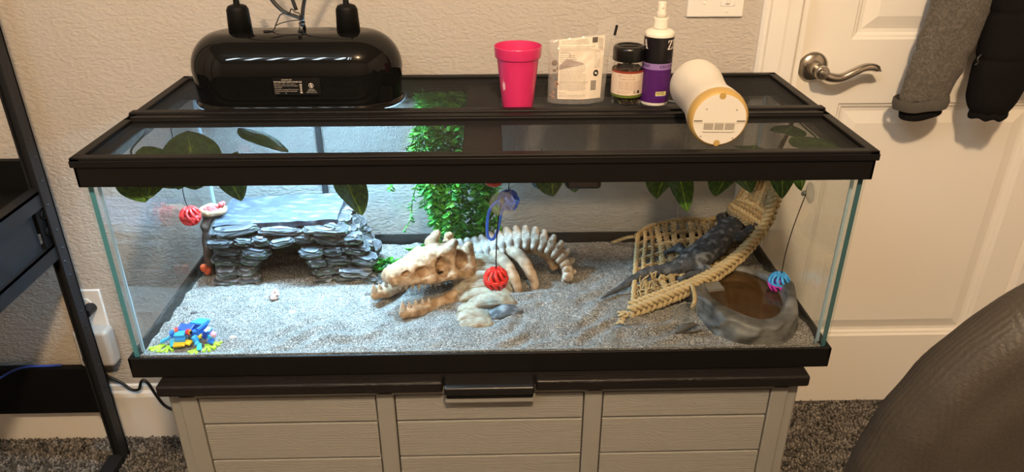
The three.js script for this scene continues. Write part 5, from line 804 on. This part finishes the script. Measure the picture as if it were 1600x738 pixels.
{
  const t = thing('toy_ball', 'small purple and teal toy ball hanging among dark leaves under the rim', 'toy ball', [0.102, 0.894, 0.40]);
  latticeBall('ball', t, 0.0155, [PURP, TEAL, PURP]); mesh('cord', sweep([[0, 0.0155, 0], [0, 0.035, 0], [0, 0.055, 0]], 0.0009, 8, 6), M.cord, t);
}
{
  const t = thing('toy_ball', 'blue and pink slotted toy ball hanging over the water bowl on a black cord', 'toy ball', [0.574, 0.646, 0.334]);
  latticeBall('ball', t, 0.0190, [SKY, PINK, plast([0.35, 0.10, 0.55])]);
  mesh('cord', sweep([[0.002, 0.018, 0], [0.003, 0.06, -0.002], [0.008, 0.11, -0.003], [0.016, 0.160, -0.003], [0.0205, 0.186, -0.002]], 0.0010, 30, 6), M.cord, t);
  suction(t, [0.0275, 0.188, -0.002], -Math.PI / 2, 0.0195);
}
{ // hygrometer hanging under the lid
  const t = thing('dial_gauge', 'black rounded gauge hanging under the rim beside the small purple ball', 'gauge', [0.170, 0.918, 0.43]);
  mesh('case', new RoundedBoxGeometry(0.060, 0.058, 0.014, 4, 0.012), phy(0x08080a, 0.25), t); mesh('dial', new RoundedBoxGeometry(0.048, 0.046, 0.002, 3, 0.001).translate(0, 0, 0.0072), std(new THREE.Color(0.10, 0.075, 0.07), 0.3), t); mesh('hook', span(-0.01, 0.01, 0.028, 0.037, -0.002, 0.002), M.blackMatt, t);
}
// ------------------------------------------------------------------ brick-built frog
{
  const t = thing('brick_frog', 'blue and lime toy-brick frog with red eyes in the left front corner', 'toy frog', [-0.533, sandY(-0.533, 0.445) + 0.0005, 0.442]);
  const col = { db: [0.015, 0.07, 0.50], bl: [0.02, 0.17, 0.72], az: [0.05, 0.36, 0.80], cy: [0.06, 0.55, 0.78], li: [0.42, 0.72, 0.04], gr: [0.05, 0.30, 0.06], ye: [0.90, 0.58, 0.02], re: [0.75, 0.04, 0.03], pk: [0.85, 0.45, 0.68], bk: [0.01, 0.01, 0.01], wh: [0.85, 0.85, 0.83] };
  const mats = {}; for (const k in col) mats[k] = phy(new THREE.Color(...col[k]), 0.28);
  const br = (name, c, x, y, z, w, h, d, r = [0, 0, 0], studs = 0) => { const g = [box(w, h, d, 0, 0, 0, 0.0008)]; for (let i = 0; i < studs; i++) for (let j = 0; j < (d > 0.013 ? 2 : 1); j++) g.push(cyl(0.0024, 0.0024, 0.0018, (i - (studs - 1) / 2) * 0.008, h / 2 + 0.0008, d > 0.013 ? (j - 0.5) * 0.008 : 0, 12)); const m = mesh(name, g, mats[c], t); m.position.set(x, y, z); m.rotation.set(...r); return m; };
  br('body_brick', 'bl', 0.010, 0.020, -0.012, 0.034, 0.010, 0.030, [0, -0.25, 0], 0); br('body_brick', 'db', -0.002, 0.026, -0.004, 0.026, 0.010, 0.018, [0.1, -0.2, 0]); br('back_plate', 'az', 0.018, 0.030, -0.022, 0.024, 0.0035, 0.026, [-0.25, -0.3, -0.05], 0); br('back_plate', 'bl', 0.026, 0.0285, -0.010, 0.006, 0.006, 0.030, [0, -0.35, 0.5]);
  br('snout_brick', 'az', -0.008, 0.024, 0.010, 0.018, 0.008, 0.012, [0.35, 0.05, 0]); br('snout_brick', 'az', -0.007, 0.0165, 0.014, 0.018, 0.006, 0.010, [0.1, 0.05, 0]);
  for (const [x, y, z, s] of [[-0.0155, 0.029, 0.004, -1], [0.007, 0.0275, 0.008, 1]]) { const e = mesh('eye', cyl(0.0052, 0.0052, 0.006, 0, 0, 0, 20).rotateZ(Math.PI / 2), mats.re, t); e.position.set(x, y, z); e.rotation.y = s * -0.45 + (s > 0 ? 0 : 0); const p = mesh('pupil', [cyl(0.0030, 0.0030, 0.002, 0, 0, 0, 16).rotateZ(Math.PI / 2)], mats.bk, t); p.position.set(x + s * 0.0042, y, z + 0.001); p.rotation.y = s * -0.45; const w = mesh('eye_ring', cyl(0.0041, 0.0041, 0.001, 0, 0, 0, 16).rotateZ(Math.PI / 2), s > 0 ? mats.ye : mats.wh, t); w.position.set(x + s * 0.0036, y, z + 0.0008); w.rotation.y = s * -0.45; }
  br('mouth_plate', 'ye', -0.008, 0.0105, 0.020, 0.020, 0.0045, 0.012, [0.2, 0.1, 0]); br('mouth_plate', 'ye', 0.006, 0.012, 0.018, 0.014, 0.0045, 0.010, [0.2, -0.35, 0.12], 0); br('belly_brick', 'ye', 0.022, 0.0155, 0.004, 0.008, 0.006, 0.008);
  br('arm', 'bl', -0.023, 0.0205, 0.002, 0.012, 0.010, 0.012, [0, 0.4, 0.2]); br('arm', 'az', -0.038, 0.0105, 0.006, 0.018, 0.0038, 0.007, [0, 0.45, 0.28]); br('arm', 'cy', -0.022, 0.0095, 0.016, 0.008, 0.0038, 0.014, [0.55, 0.25, 0.1]);
  br('arm', 'az', 0.018, 0.015, 0.012, 0.0055, 0.013, 0.010, [0.1, -0.3, 0.35]); br('arm', 'az', 0.0235, 0.0095, 0.020, 0.006, 0.009, 0.008, [0.4, -0.2, 0.1]); br('arm', 'cy', 0.0285, 0.0075, 0.026, 0.008, 0.0038, 0.013, [0.5, 0.25, -0.1]);
  br('leg', 'db', 0.033, 0.017, -0.004, 0.007, 0.020, 0.014, [0.1, -0.3, -0.35]); br('leg', 'bl', 0.0385, 0.019, -0.002, 0.0045, 0.018, 0.012, [0.1, -0.3, -0.45]); br('leg', 'cy', 0.0425, 0.0145, 0.004, 0.007, 0.008, 0.008, [0, -0.3, -0.3]); br('leg', 'bl', 0.044, 0.0085, 0.010, 0.010, 0.006, 0.010, [0.3, -0.3, 0]);
  const flower = mesh('pink_stud', [cyl(0.0062, 0.0052, 0.005, 0, 0, 0, 10), new THREE.SphereGeometry(0.0048, 12, 8).translate(0, 0.0025, 0)], mats.pk, t); flower.position.set(0.0475, 0.018, 0.003); flower.rotation.set(1.0, 0, -0.5);
  const foot = (x, z, ry, s = 1) => { const g = []; for (let k = -1; k <= 1; k++) g.push(box(0.0042, 0.0035, 0.016, 0, 0, 0.009, 0.0008).rotateY(k * 0.6), cyl(0.003, 0.003, 0.0045, 0.0165 * Math.sin(k * 0.6), 0, 0.0165 * Math.cos(k * 0.6), 10)); g.push(box(0.010, 0.0038, 0.010, 0, 0, 0, 0.001)); const m = mesh('foot', g, mats.li, t); m.position.set(x, 0.0028, z); m.rotation.y = ry; m.scale.setScalar(s); };
  foot(-0.044, 0.014, -0.5, 1.05); foot(-0.030, 0.018, 0.2, 0.9); foot(0.024, 0.026, -0.35, 0.85); foot(0.039, 0.016, 0.5, 0.95); foot(0.047, 0.008, 1.1, 0.8);
  br('leg', 'gr', -0.014, 0.004, 0.018, 0.010, 0.0035, 0.008, [0, 0.3, 0]);
}
// ------------------------------------------------------------------ small things on the sand
{
  const g = []; for (let i = 0; i < 9; i++) { const q = new THREE.IcosahedronGeometry(1, 3); const a = i / 9 * 6.28; deform(q, (p) => { const s = 1 + 0.5 * N3(p.x * 2 + i, p.y * 2, p.z * 2); p.set(p.x * 0.006 * s, p.y * 0.0035 * s, p.z * 0.0042 * s); }); q.rotateZ(rr(-0.7, 0.7)).rotateY(a).translate(-0.420 + 0.008 * Math.cos(a) * rr(0.2, 1), sandY(-0.42, 0.285) + 0.004 + rr(0, 0.012), 0.285 + 0.006 * Math.sin(a)); const w = rnd(); colored(q, (x, y, z) => mix3([0.72, 0.55, 0.53], w > 0.6 ? [0.06, 0.04, 0.04] : [0.82, 0.74, 0.72], clamp(N3(x * 300, y * 300, z * 300) + 0.4))); g.push(q); }
  const m = mesh('shell_scrap', g, M.vc); tag(m, 'small crumpled pink and white shell-like scrap on the sand before the hide doorway', 'shell');
}
for (const [x, z, s, c, l] of [[-0.235, 0.274, 0.0055, [0.10, 0.08, 0.07], 'tiny dark pebble on the sand between the hide and the dinosaur jaw'], [-0.455, 0.437, 0.0045, [0.60, 0.50, 0.47], 'tiny pale pink pebble on the sand to the right of the brick frog'], [-0.56, 0.341, 0.0045, [0.08, 0.07, 0.07], 'tiny dark chip on the sand near the left glass'], [-0.205, 0.125, 0.007, [0.07, 0.06, 0.05], 'dark chip on the sand at the back behind the fern sprig'], [-0.372, 0.338, 0.004, [0.62, 0.45, 0.42], 'tiny pinkish pebble on the open sand below the shell scrap']]) {
  const g = deform(new THREE.IcosahedronGeometry(1, 4), (p) => { const q = 1 + 0.3 * N3(p.x * 2 + x * 90, p.y * 2, p.z * 2); p.set(p.x * s * 1.5 * q, p.y * s * 0.55 * q, p.z * s * q); });
  tag(mesh('pebble', colored(g, (a, b, d) => c.map((v) => v * (1 + 0.3 * N3(a * 500, b * 500, d * 500)))).translate(x, sandY(x, z) + s * 0.25, z), M.vc), l, 'pebble');
}
{ const y = 0.6035; const m = mesh('twig', [sweep([[0.350, y + 0.001, 0.444], [0.362, y + 0.004, 0.438], [0.380, y + 0.009, 0.430], [0.400, y + 0.006, 0.424]], (q) => 0.0012 + 0.0055 * Math.sin(Math.PI * Math.min(1, q * 1.05)), 24, 8).scale(1, 1, 1), sweep([[0.362, y + 0.002, 0.441], [0.38, y + 0.0015, 0.440], [0.402, y + 0.002, 0.434]], 0.002, 16, 6)], std(new THREE.Color(0.10, 0.085, 0.07), 0.8)); tag(m, 'small dark dried twig on the sand at the foot of the water bowl', 'twig'); }
{ const t = thing('spare_suction_cup', 'loose clear suction cup lying on the sand near the front glass below the hammock corner', 'suction cup', [0.235, 0.6075, 0.462]); mesh('disc', lathe([[0.0005, 0.004], [0.008, 0.0035], [0.014, 0.0015], [0.0165, 0.0]], 32), clearCup, t); mesh('knob', new THREE.SphereGeometry(0.004, 12, 8).translate(0, 0.006, 0), clearCup, t); t.rotation.z = 0.12; }

// ------------------------------------------------------------------ left side: rack, outlet, cables
{ const t = thing('cable_cover', 'narrow dark vertical strip fixed to the wall behind the terrarium', 'strip', [-0.361, 0.0, 0.0]); mesh('strip', span(-0.0065, 0.0065, 0.60, 0.955, 0.0005, 0.009, 0.003), std(new THREE.Color(0.045, 0.047, 0.05), 0.6), t); mesh('end_cap', span(-0.0075, 0.0075, 0.945, 0.957, 0.0005, 0.0105, 0.003), M.blackMatt, t); }
{
  const t = thing('metal_rack', 'black steel-framed rack with screwed rails and dark panels at the left edge', 'rack', [0, 0, 0]);
  const xr = -0.9285, S = M.steelBlack;
  mesh('post', [span(xr - 0.036, xr, 0.0, 1.75, 0.078, 0.082), span(xr - 0.004, xr, 0.0, 1.75, 0.078, 0.112), span(xr - 0.036, xr - 0.032, 0, 1.75, 0.078, 0.09)], S, t);
  mesh('post', [span(xr - 0.004, xr, 0.0, 1.75, 0.62, 0.655), span(xr - 0.036, xr, 0.0, 1.75, 0.651, 0.655)], S, t);
  for (const z of [[0.078, 0.082], [0.62, 0.655]]) mesh('post', span(-1.78, -1.745, 0, 1.75, z[0], z[0] + 0.03), S, t);
  mesh('foot_bar', span(xr - 0.036, xr, 0.0, 0.028, 0.105, 0.655, 0.004), S, t);
  const rail = (y) => mesh('side_rail', [span(xr - 0.034, xr - 0.0045, y, y + 0.004, 0.083, 0.65), span(xr - 0.0085, xr - 0.0045, y - 0.030, y + 0.004, 0.083, 0.65)], S, t);
  rail(0.752); rail(0.628);
  mesh('side_panel', span(xr - 0.022, xr - 0.018, 0.630, 0.750, 0.135, 0.64), std(new THREE.Color(0.012, 0.012, 0.014), 0.55), t);
  mesh('bracket_plate', span(xr - 0.012, xr - 0.009, 0.632, 0.75, 0.084, 0.135), M.blackMatt, t);
  for (const y of [0.705, 0.665]) mesh('bolt', [new THREE.TorusGeometry(0.009, 0.0022, 8, 24).rotateY(Math.PI / 2), cyl(0.006, 0.006, 0.004, 0, 0, 0, 6).rotateZ(Math.PI / 2)], M.blackMatt, t).position.set(xr - 0.0075, y, 0.112);
  mesh('shelf', span(-1.745, xr - 0.036, 0.735, 0.748, 0.082, 0.65), M.blackMatt, t);
  mesh('back_panel', span(-1.745, xr - 0.030, 0.64, 0.812, 0.058, 0.074), M.blackMatt, t);
  mesh('lower_board', span(-1.745, xr - 0.036, 0.112, 0.25, 0.024, 0.042), M.blackMatt, t);
  mesh('lower_board_bracket', span(xr - 0.05, xr - 0.03, 0.15, 0.22, 0.042, 0.08), M.blackMatt, t);
  const sg = lathe([[0.0003, 0.0022], [0.002, 0.0018], [0.0034, 0]], 14).rotateZ(-Math.PI / 2);
  for (const [y, z] of [[0.868, 0.095], [0.828, 0.095], [0.775, 0.095], [0.722, 0.1], [0.660, 0.095], [0.617, 0.095], [0.585, 0.1], [0.548, 0.096], [0.452, 0.096], [0.41, 0.096], [0.30, 0.096], [0.235, 0.096], [0.19, 0.096]]) mesh('screw', sg, M.screw, t).position.set(xr, y, z);
}
{
  const t = thing('wall_outlet', 'white wall outlet with a plugged-in white adapter behind the rack post', 'outlet', [-0.972, 0.385, 0]);
  mesh('plate', new RoundedBoxGeometry(0.082, 0.140, 0.007, 3, 0.003).translate(0, 0, 0.0035), M.white, t);
  mesh('socket_face', [cyl(0.017, 0.017, 0.003, 0, 0, 0, 28).rotateX(Math.PI / 2).translate(0, 0.03, 0.0078)], M.white, t);
  mesh('adapter', new RoundedBoxGeometry(0.086, 0.105, 0.042, 4, 0.012).translate(0.012, -0.075, 0.030), std(new THREE.Color(0.50, 0.48, 0.45), 0.4), t);
  mesh('plug', [cyl(0.014, 0.012, 0.03, 0, 0, 0, 24).rotateX(Math.PI / 2).translate(0.012, 0.022, 0.022)], std(0x14161c, 0.4), t);
}
{ const m = mesh('power_cable', sweep([[-0.985, 0.29, 0.055], [-0.99, 0.255, 0.04], [-0.965, 0.216, 0.024], [-0.931, 0.189, 0.022], [-0.908, 0.168, 0.024], [-0.891, 0.170, 0.025], [-0.882, 0.190, 0.024], [-0.874, 0.199, 0.024], [-0.865, 0.190, 0.024], [-0.851, 0.148, 0.024], [-0.836, 0.115, 0.024], [-0.812, 0.099, 0.024], [-0.77, 0.093, 0.024], [-0.66, 0.09, 0.022], [-0.56, 0.09, 0.018], [-0.4, 0.09, 0.012]], 0.0037, 140, 8), M.cord); tag(m, 'thick black cable draped over the baseboard between the rack post and the storage box', 'cable'); }
{ const m = mesh('thin_cable', sweep([[-0.62, 0.16, 0.09], [-0.605, 0.12, 0.115], [-0.598, 0.06, 0.14], [-0.612, 0.02, 0.18], [-0.622, 0.0065, 0.24], [-0.61, 0.006, 0.34]], 0.0026, 50, 6), M.cord); tag(m, 'black cable dropping to the carpet beside the left side of the storage box', 'cable'); }
{ const m = mesh('thin_cable', sweep([[-0.60, 0.30, 0.05], [-0.588, 0.2, 0.07], [-0.585, 0.1, 0.12], [-0.595, 0.012, 0.20], [-0.606, 0.0065, 0.3], [-0.59, 0.006, 0.4]], 0.0022, 50, 6), M.cord); tag(m, 'thinner black cable against the left side panel of the storage box', 'cable'); }
{ const m = mesh('blue_cable', sweep([[-1.35, 0.20, 0.09], [-1.27, 0.222, 0.085], [-1.20, 0.243, 0.075], [-1.165, 0.2585, 0.06], [-1.14, 0.2605, 0.046], [-1.09, 0.2545, 0.034], [-1.06, 0.2535, 0.03]], 0.0030, 50, 8), std(new THREE.Color(0.02, 0.06, 0.35), 0.4)); tag(m, 'blue cable lying over the low black board behind the rack', 'cable'); }
{ const t = thing('red_box', 'small red object on the carpet at the lower left corner of the storage box', 'box', [-0.612, 0.004, 0.31], 0.2); mesh('box_body', new RoundedBoxGeometry(0.05, 0.05, 0.05, 3, 0.006).translate(0, 0.025, 0), std(new THREE.Color(0.35, 0.015, 0.02), 0.45), t); mesh('box_lid', new RoundedBoxGeometry(0.053, 0.008, 0.053, 2, 0.003).translate(0, 0.05, 0), std(new THREE.Color(0.45, 0.02, 0.03), 0.45), t); }

// ------------------------------------------------------------------ coats on the door
const hang = (z) => z;
function garmentField(list, wr) { return (x, y, z) => { let d = 1; for (const c of list) d = smin(d, c(x, y, z), 0.02); return d - wr(x, y, z); }; }
const sleeve = (a, b, ra, rb, fl) => (x, y, z) => { const bx = b[0] - a[0], by = b[1] - a[1], bz = b[2] - a[2], q = clamp(((x - a[0]) * bx + (y - a[1]) * by + (z - a[2]) * bz) / (bx * bx + by * by + bz * bz)), r = mix(ra, rb, q); return Math.max(Math.hypot(x - a[0] - bx * q, y - a[1] - by * q, (z - a[2] - bz * q) * fl) - r, 0) || Math.hypot(x - a[0] - bx * q, y - a[1] - by * q, (z - a[2] - bz * q) * fl) - r; };
const heather = dataTex(256, (() => { const a = tileNoise(256, 120, 30), b = tileNoise(256, 30, 31); return (x, y) => { const v = 0.36 + (a[y * 256 + x] - 0.5) * 0.18 + (b[y * 256 + x] - 0.5) * 0.10; return [v * 1.04, v, v * 0.95]; }; })(), true);
const greyCloth = phy(new THREE.Color(0.86, 0.84, 0.80), 0.95, { map: rep(heather, 9), sheen: 0.3, sheenColor: new THREE.Color(0.4, 0.4, 0.4), bumpMap: rep(weaveTex, 12), bumpScale: 0.0006 }), blackCloth = phy(new THREE.Color(0.0065, 0.0055, 0.006), 0.9, { specularIntensity: 0.25 });
{ const h = thing('door_hook', 'over-door hook carrying the coats above the frame', 'hook', [1.10, 1.78, -0.085]); mesh('hook_arm', sweep([[0, 0.10, 0.004], [0, 0.02, 0.004], [0, -0.02, 0.012], [0, -0.03, 0.035], [0, -0.01, 0.05], [0, 0.01, 0.052]], 0.005, 30, 8), M.nickel, h); mesh('hook_plate', span(-0.02, 0.02, 0.02, 0.12, 0.0005, 0.004, 0.001), M.nickel, h); }
{
  const t = thing('grey_jacket', 'heather grey fleece jacket sleeve with a wide cuff and dark lining hanging on the door', 'jacket', [0, 0, 0]);
  const A = [1.045, 1.32, -0.022], Bq = [0.970, 0.916, -0.004], wr = (x, y, z) => { const fold = Math.sin(y * 68 + x * 46 + 3.5 * N3(x * 12, y * 12, 2)); return 0.0024 * fold * clamp(0.4 + N3(x * 9, y * 9, 6)) + 0.003 * N3(x * 22, y * 22, z * 22) - 0.0035 * Math.exp(-(((y - 1.012 - (x - 0.97) * -0.12) / 0.0032) ** 2)); };
  const ff = (x, y, z) => smax(smin(sleeve(A, Bq, 0.076, 0.0545, 1.75)(x, y, z), sleeve([1.16, 1.62, -0.03], A, 0.09, 0.078, 1.8)(x, y, z), 0.03), 0.905 + (x - 0.96) * 0.09 - y, 0.006) - wr(x, y, z);
  const g = nets(ff, [0.88, 0.88, -0.083], [1.30, 1.72, 0.06], 0.0052);
  mesh('sleeve', buv(g), greyCloth, t).geometry.computeVertexNormals;
  const ell2 = (rx, rz, y0, y1, seg = 64) => { const g2 = lathe([[0.95, y0], [1.0, y0 - 0.0006], [1.04, (y0 + y1) / 2], [1.02, y1], [0.96, y1]], seg); g2.scale(rx, 1, rz); return g2; };
  const cuff = ell2(0.0585, 0.037, -0.011, 0.012); deform(cuff, (p) => { p.y += 0.0015 * Math.sin(p.x * 90 + p.z * 40); p.x += 0.0015 * N3(p.x * 60, p.y * 60, p.z * 60); });
  mesh('cuff', cuff.rotateZ(0.09).translate(0.966, 0.902, -0.004), greyCloth, t);
  mesh('lining', deform(lathe([[0.0005, -0.016], [0.78, -0.0165], [0.84, -0.013], [0.86, 0.012], [0.0005, 0.014]], 48).scale(0.0545, 1, 0.033), (p) => { p.y += 0.002 * Math.sin(p.x * 70); }).rotateZ(0.14).translate(0.970, 0.886, -0.004), blackCloth, t);
}
{
  const t = thing('black_coat', 'black padded coat with stitched seams hanging beside the grey sleeve on the door', 'jacket', [0, 0, 0]);
  const seam = (x, y, c, k) => Math.exp(-(((y - c - k * (x - 1.1)) / 0.004) ** 2));
  const wr = (x, y, z) => 0.0035 * N3(x * 15, y * 15, z * 15) + 0.0025 * Math.sin(y * 50 + x * 80 + 4 * N3(x * 9, y * 9, 1)) * clamp(N3(x * 7, y * 7, 3) + 0.3) - 0.006 * (seam(x, y, 1.003, 0.05) + seam(x, y, 1.098, 0.0) + seam(x, y, 1.2, 0) + seam(x, y, 1.3, 0));
  const list = [sleeve([1.150, 1.34, 0.005], [1.108, 0.925, 0.018], 0.104, 0.056, 1.5), sleeve([1.24, 1.5, -0.005], [1.235, 1.085, 0.0], 0.135, 0.140, 2.2), sleeve([1.2, 1.62, -0.02], [1.22, 1.4, -0.01], 0.09, 0.13, 2.2)];
  const f2 = (x, y, z) => smax(garmentField(list, wr)(x, y, z), -0.079 - z, 0.01);
  const g = nets(f2, [0.98, 0.84, -0.083], [1.42, 1.74, 0.13], 0.0065);
  mesh('coat_body', buv(g), blackCloth, t);
  mesh('hem_band', deform(lathe([[0.90, -0.005], [1.0, -0.006], [1.03, 0], [1.0, 0.007], [0.9, 0.007]], 60).scale(0.040, 1, 0.030), (p) => { p.y += 0.0025 * Math.sin(p.x * 200 + p.z * 90); }).translate(1.110, 0.880, 0.018), blackCloth, t);
  mesh('zip_pull', [sweep([[1.035, 1.02, 0.052], [1.028, 1.012, 0.054], [1.030, 1.003, 0.055], [1.026, 0.998, 0.054]], 0.0018, 14, 6)], M.screw, t);
}
// ------------------------------------------------------------------ chair in the foreground
const leather = phy(new THREE.Color(0.034, 0.028, 0.022), 0.55, { specularIntensity: 0.6, bumpMap: rep((() => { const a = tileNoise(512, 60, 40), b = tileNoise(512, 140, 41), c = tileNoise(512, 9, 42); return dataTex(512, (x, y) => { const i = y * 512 + x, r = 0.5 + 0.5 * Math.sin((x / 512 * 30 + c[i] * 0.45) * Math.PI * 2); const v = 0.42 * r + a[i] * 0.28 + b[i] * 0.3; return [v, v, v]; }); })(), 1 / 0.17), bumpScale: 0.0007 });
{
  const t = thing('office_chair', 'brown leather chair with a tall rounded backrest in the right foreground', 'chair', [0.665, 0, 0.98]);
  const g = nets((x, y, z) => { const yy = y - 0.72, q = Math.pow(Math.pow(Math.abs(x) / 0.276, 2.0) + Math.pow(Math.abs(yy) / 0.354, 2.0), 0.5), edge = (q - 1) * 0.25; const zz = z - 0.02 + 0.10 * x * x * 4 * 0.35 + 0.03 * yy; const th = 0.045 * Math.pow(clamp(1 - Math.pow(clamp(q), 5)), 0.55) + 0.012; const puff = 0.006 * Math.exp(-(((q - 0.86) / 0.05) ** 2)); return smax(edge, Math.abs(zz) - th + puff * 0.6, 0.030) - 0.0015 * N3(x * 18, y * 26, z * 18); }, [-0.30, 0.34, -0.14], [0.30, 1.10, 0.14], 0.0062);
  mesh('backrest', buv(g), leather, t);
  mesh('seat', new RoundedBoxGeometry(0.50, 0.10, 0.48, 4, 0.04).translate(0, 0.46, 0.28), leather, t);
  mesh('back_bracket', sweep([[0, 0.50, 0.03], [0, 0.40, 0.06], [0, 0.395, 0.2]], 0.02, 20, 10), M.blackMatt, t);
  mesh('column', cyl(0.03, 0.03, 0.34, 0, 0.24, 0.28, 20), M.blackMatt, t);
  for (let i = 0; i < 5; i++) { const a = i / 5 * Math.PI * 2 + 0.3; mesh('base_leg', sweep([[0, 0.10, 0.28], [0.15 * Math.cos(a), 0.085, 0.28 + 0.15 * Math.sin(a)], [0.28 * Math.cos(a), 0.06, 0.28 + 0.28 * Math.sin(a)]], 0.018, 12, 8), M.blackMatt, t); mesh('caster', cyl(0.026, 0.026, 0.03, 0, 0, 0, 20).rotateZ(Math.PI / 2).rotateY(-a).translate(0.28 * Math.cos(a), 0.027, 0.28 + 0.28 * Math.sin(a)), M.blackMatt, t); }
}

renderer.render(scene, camera);
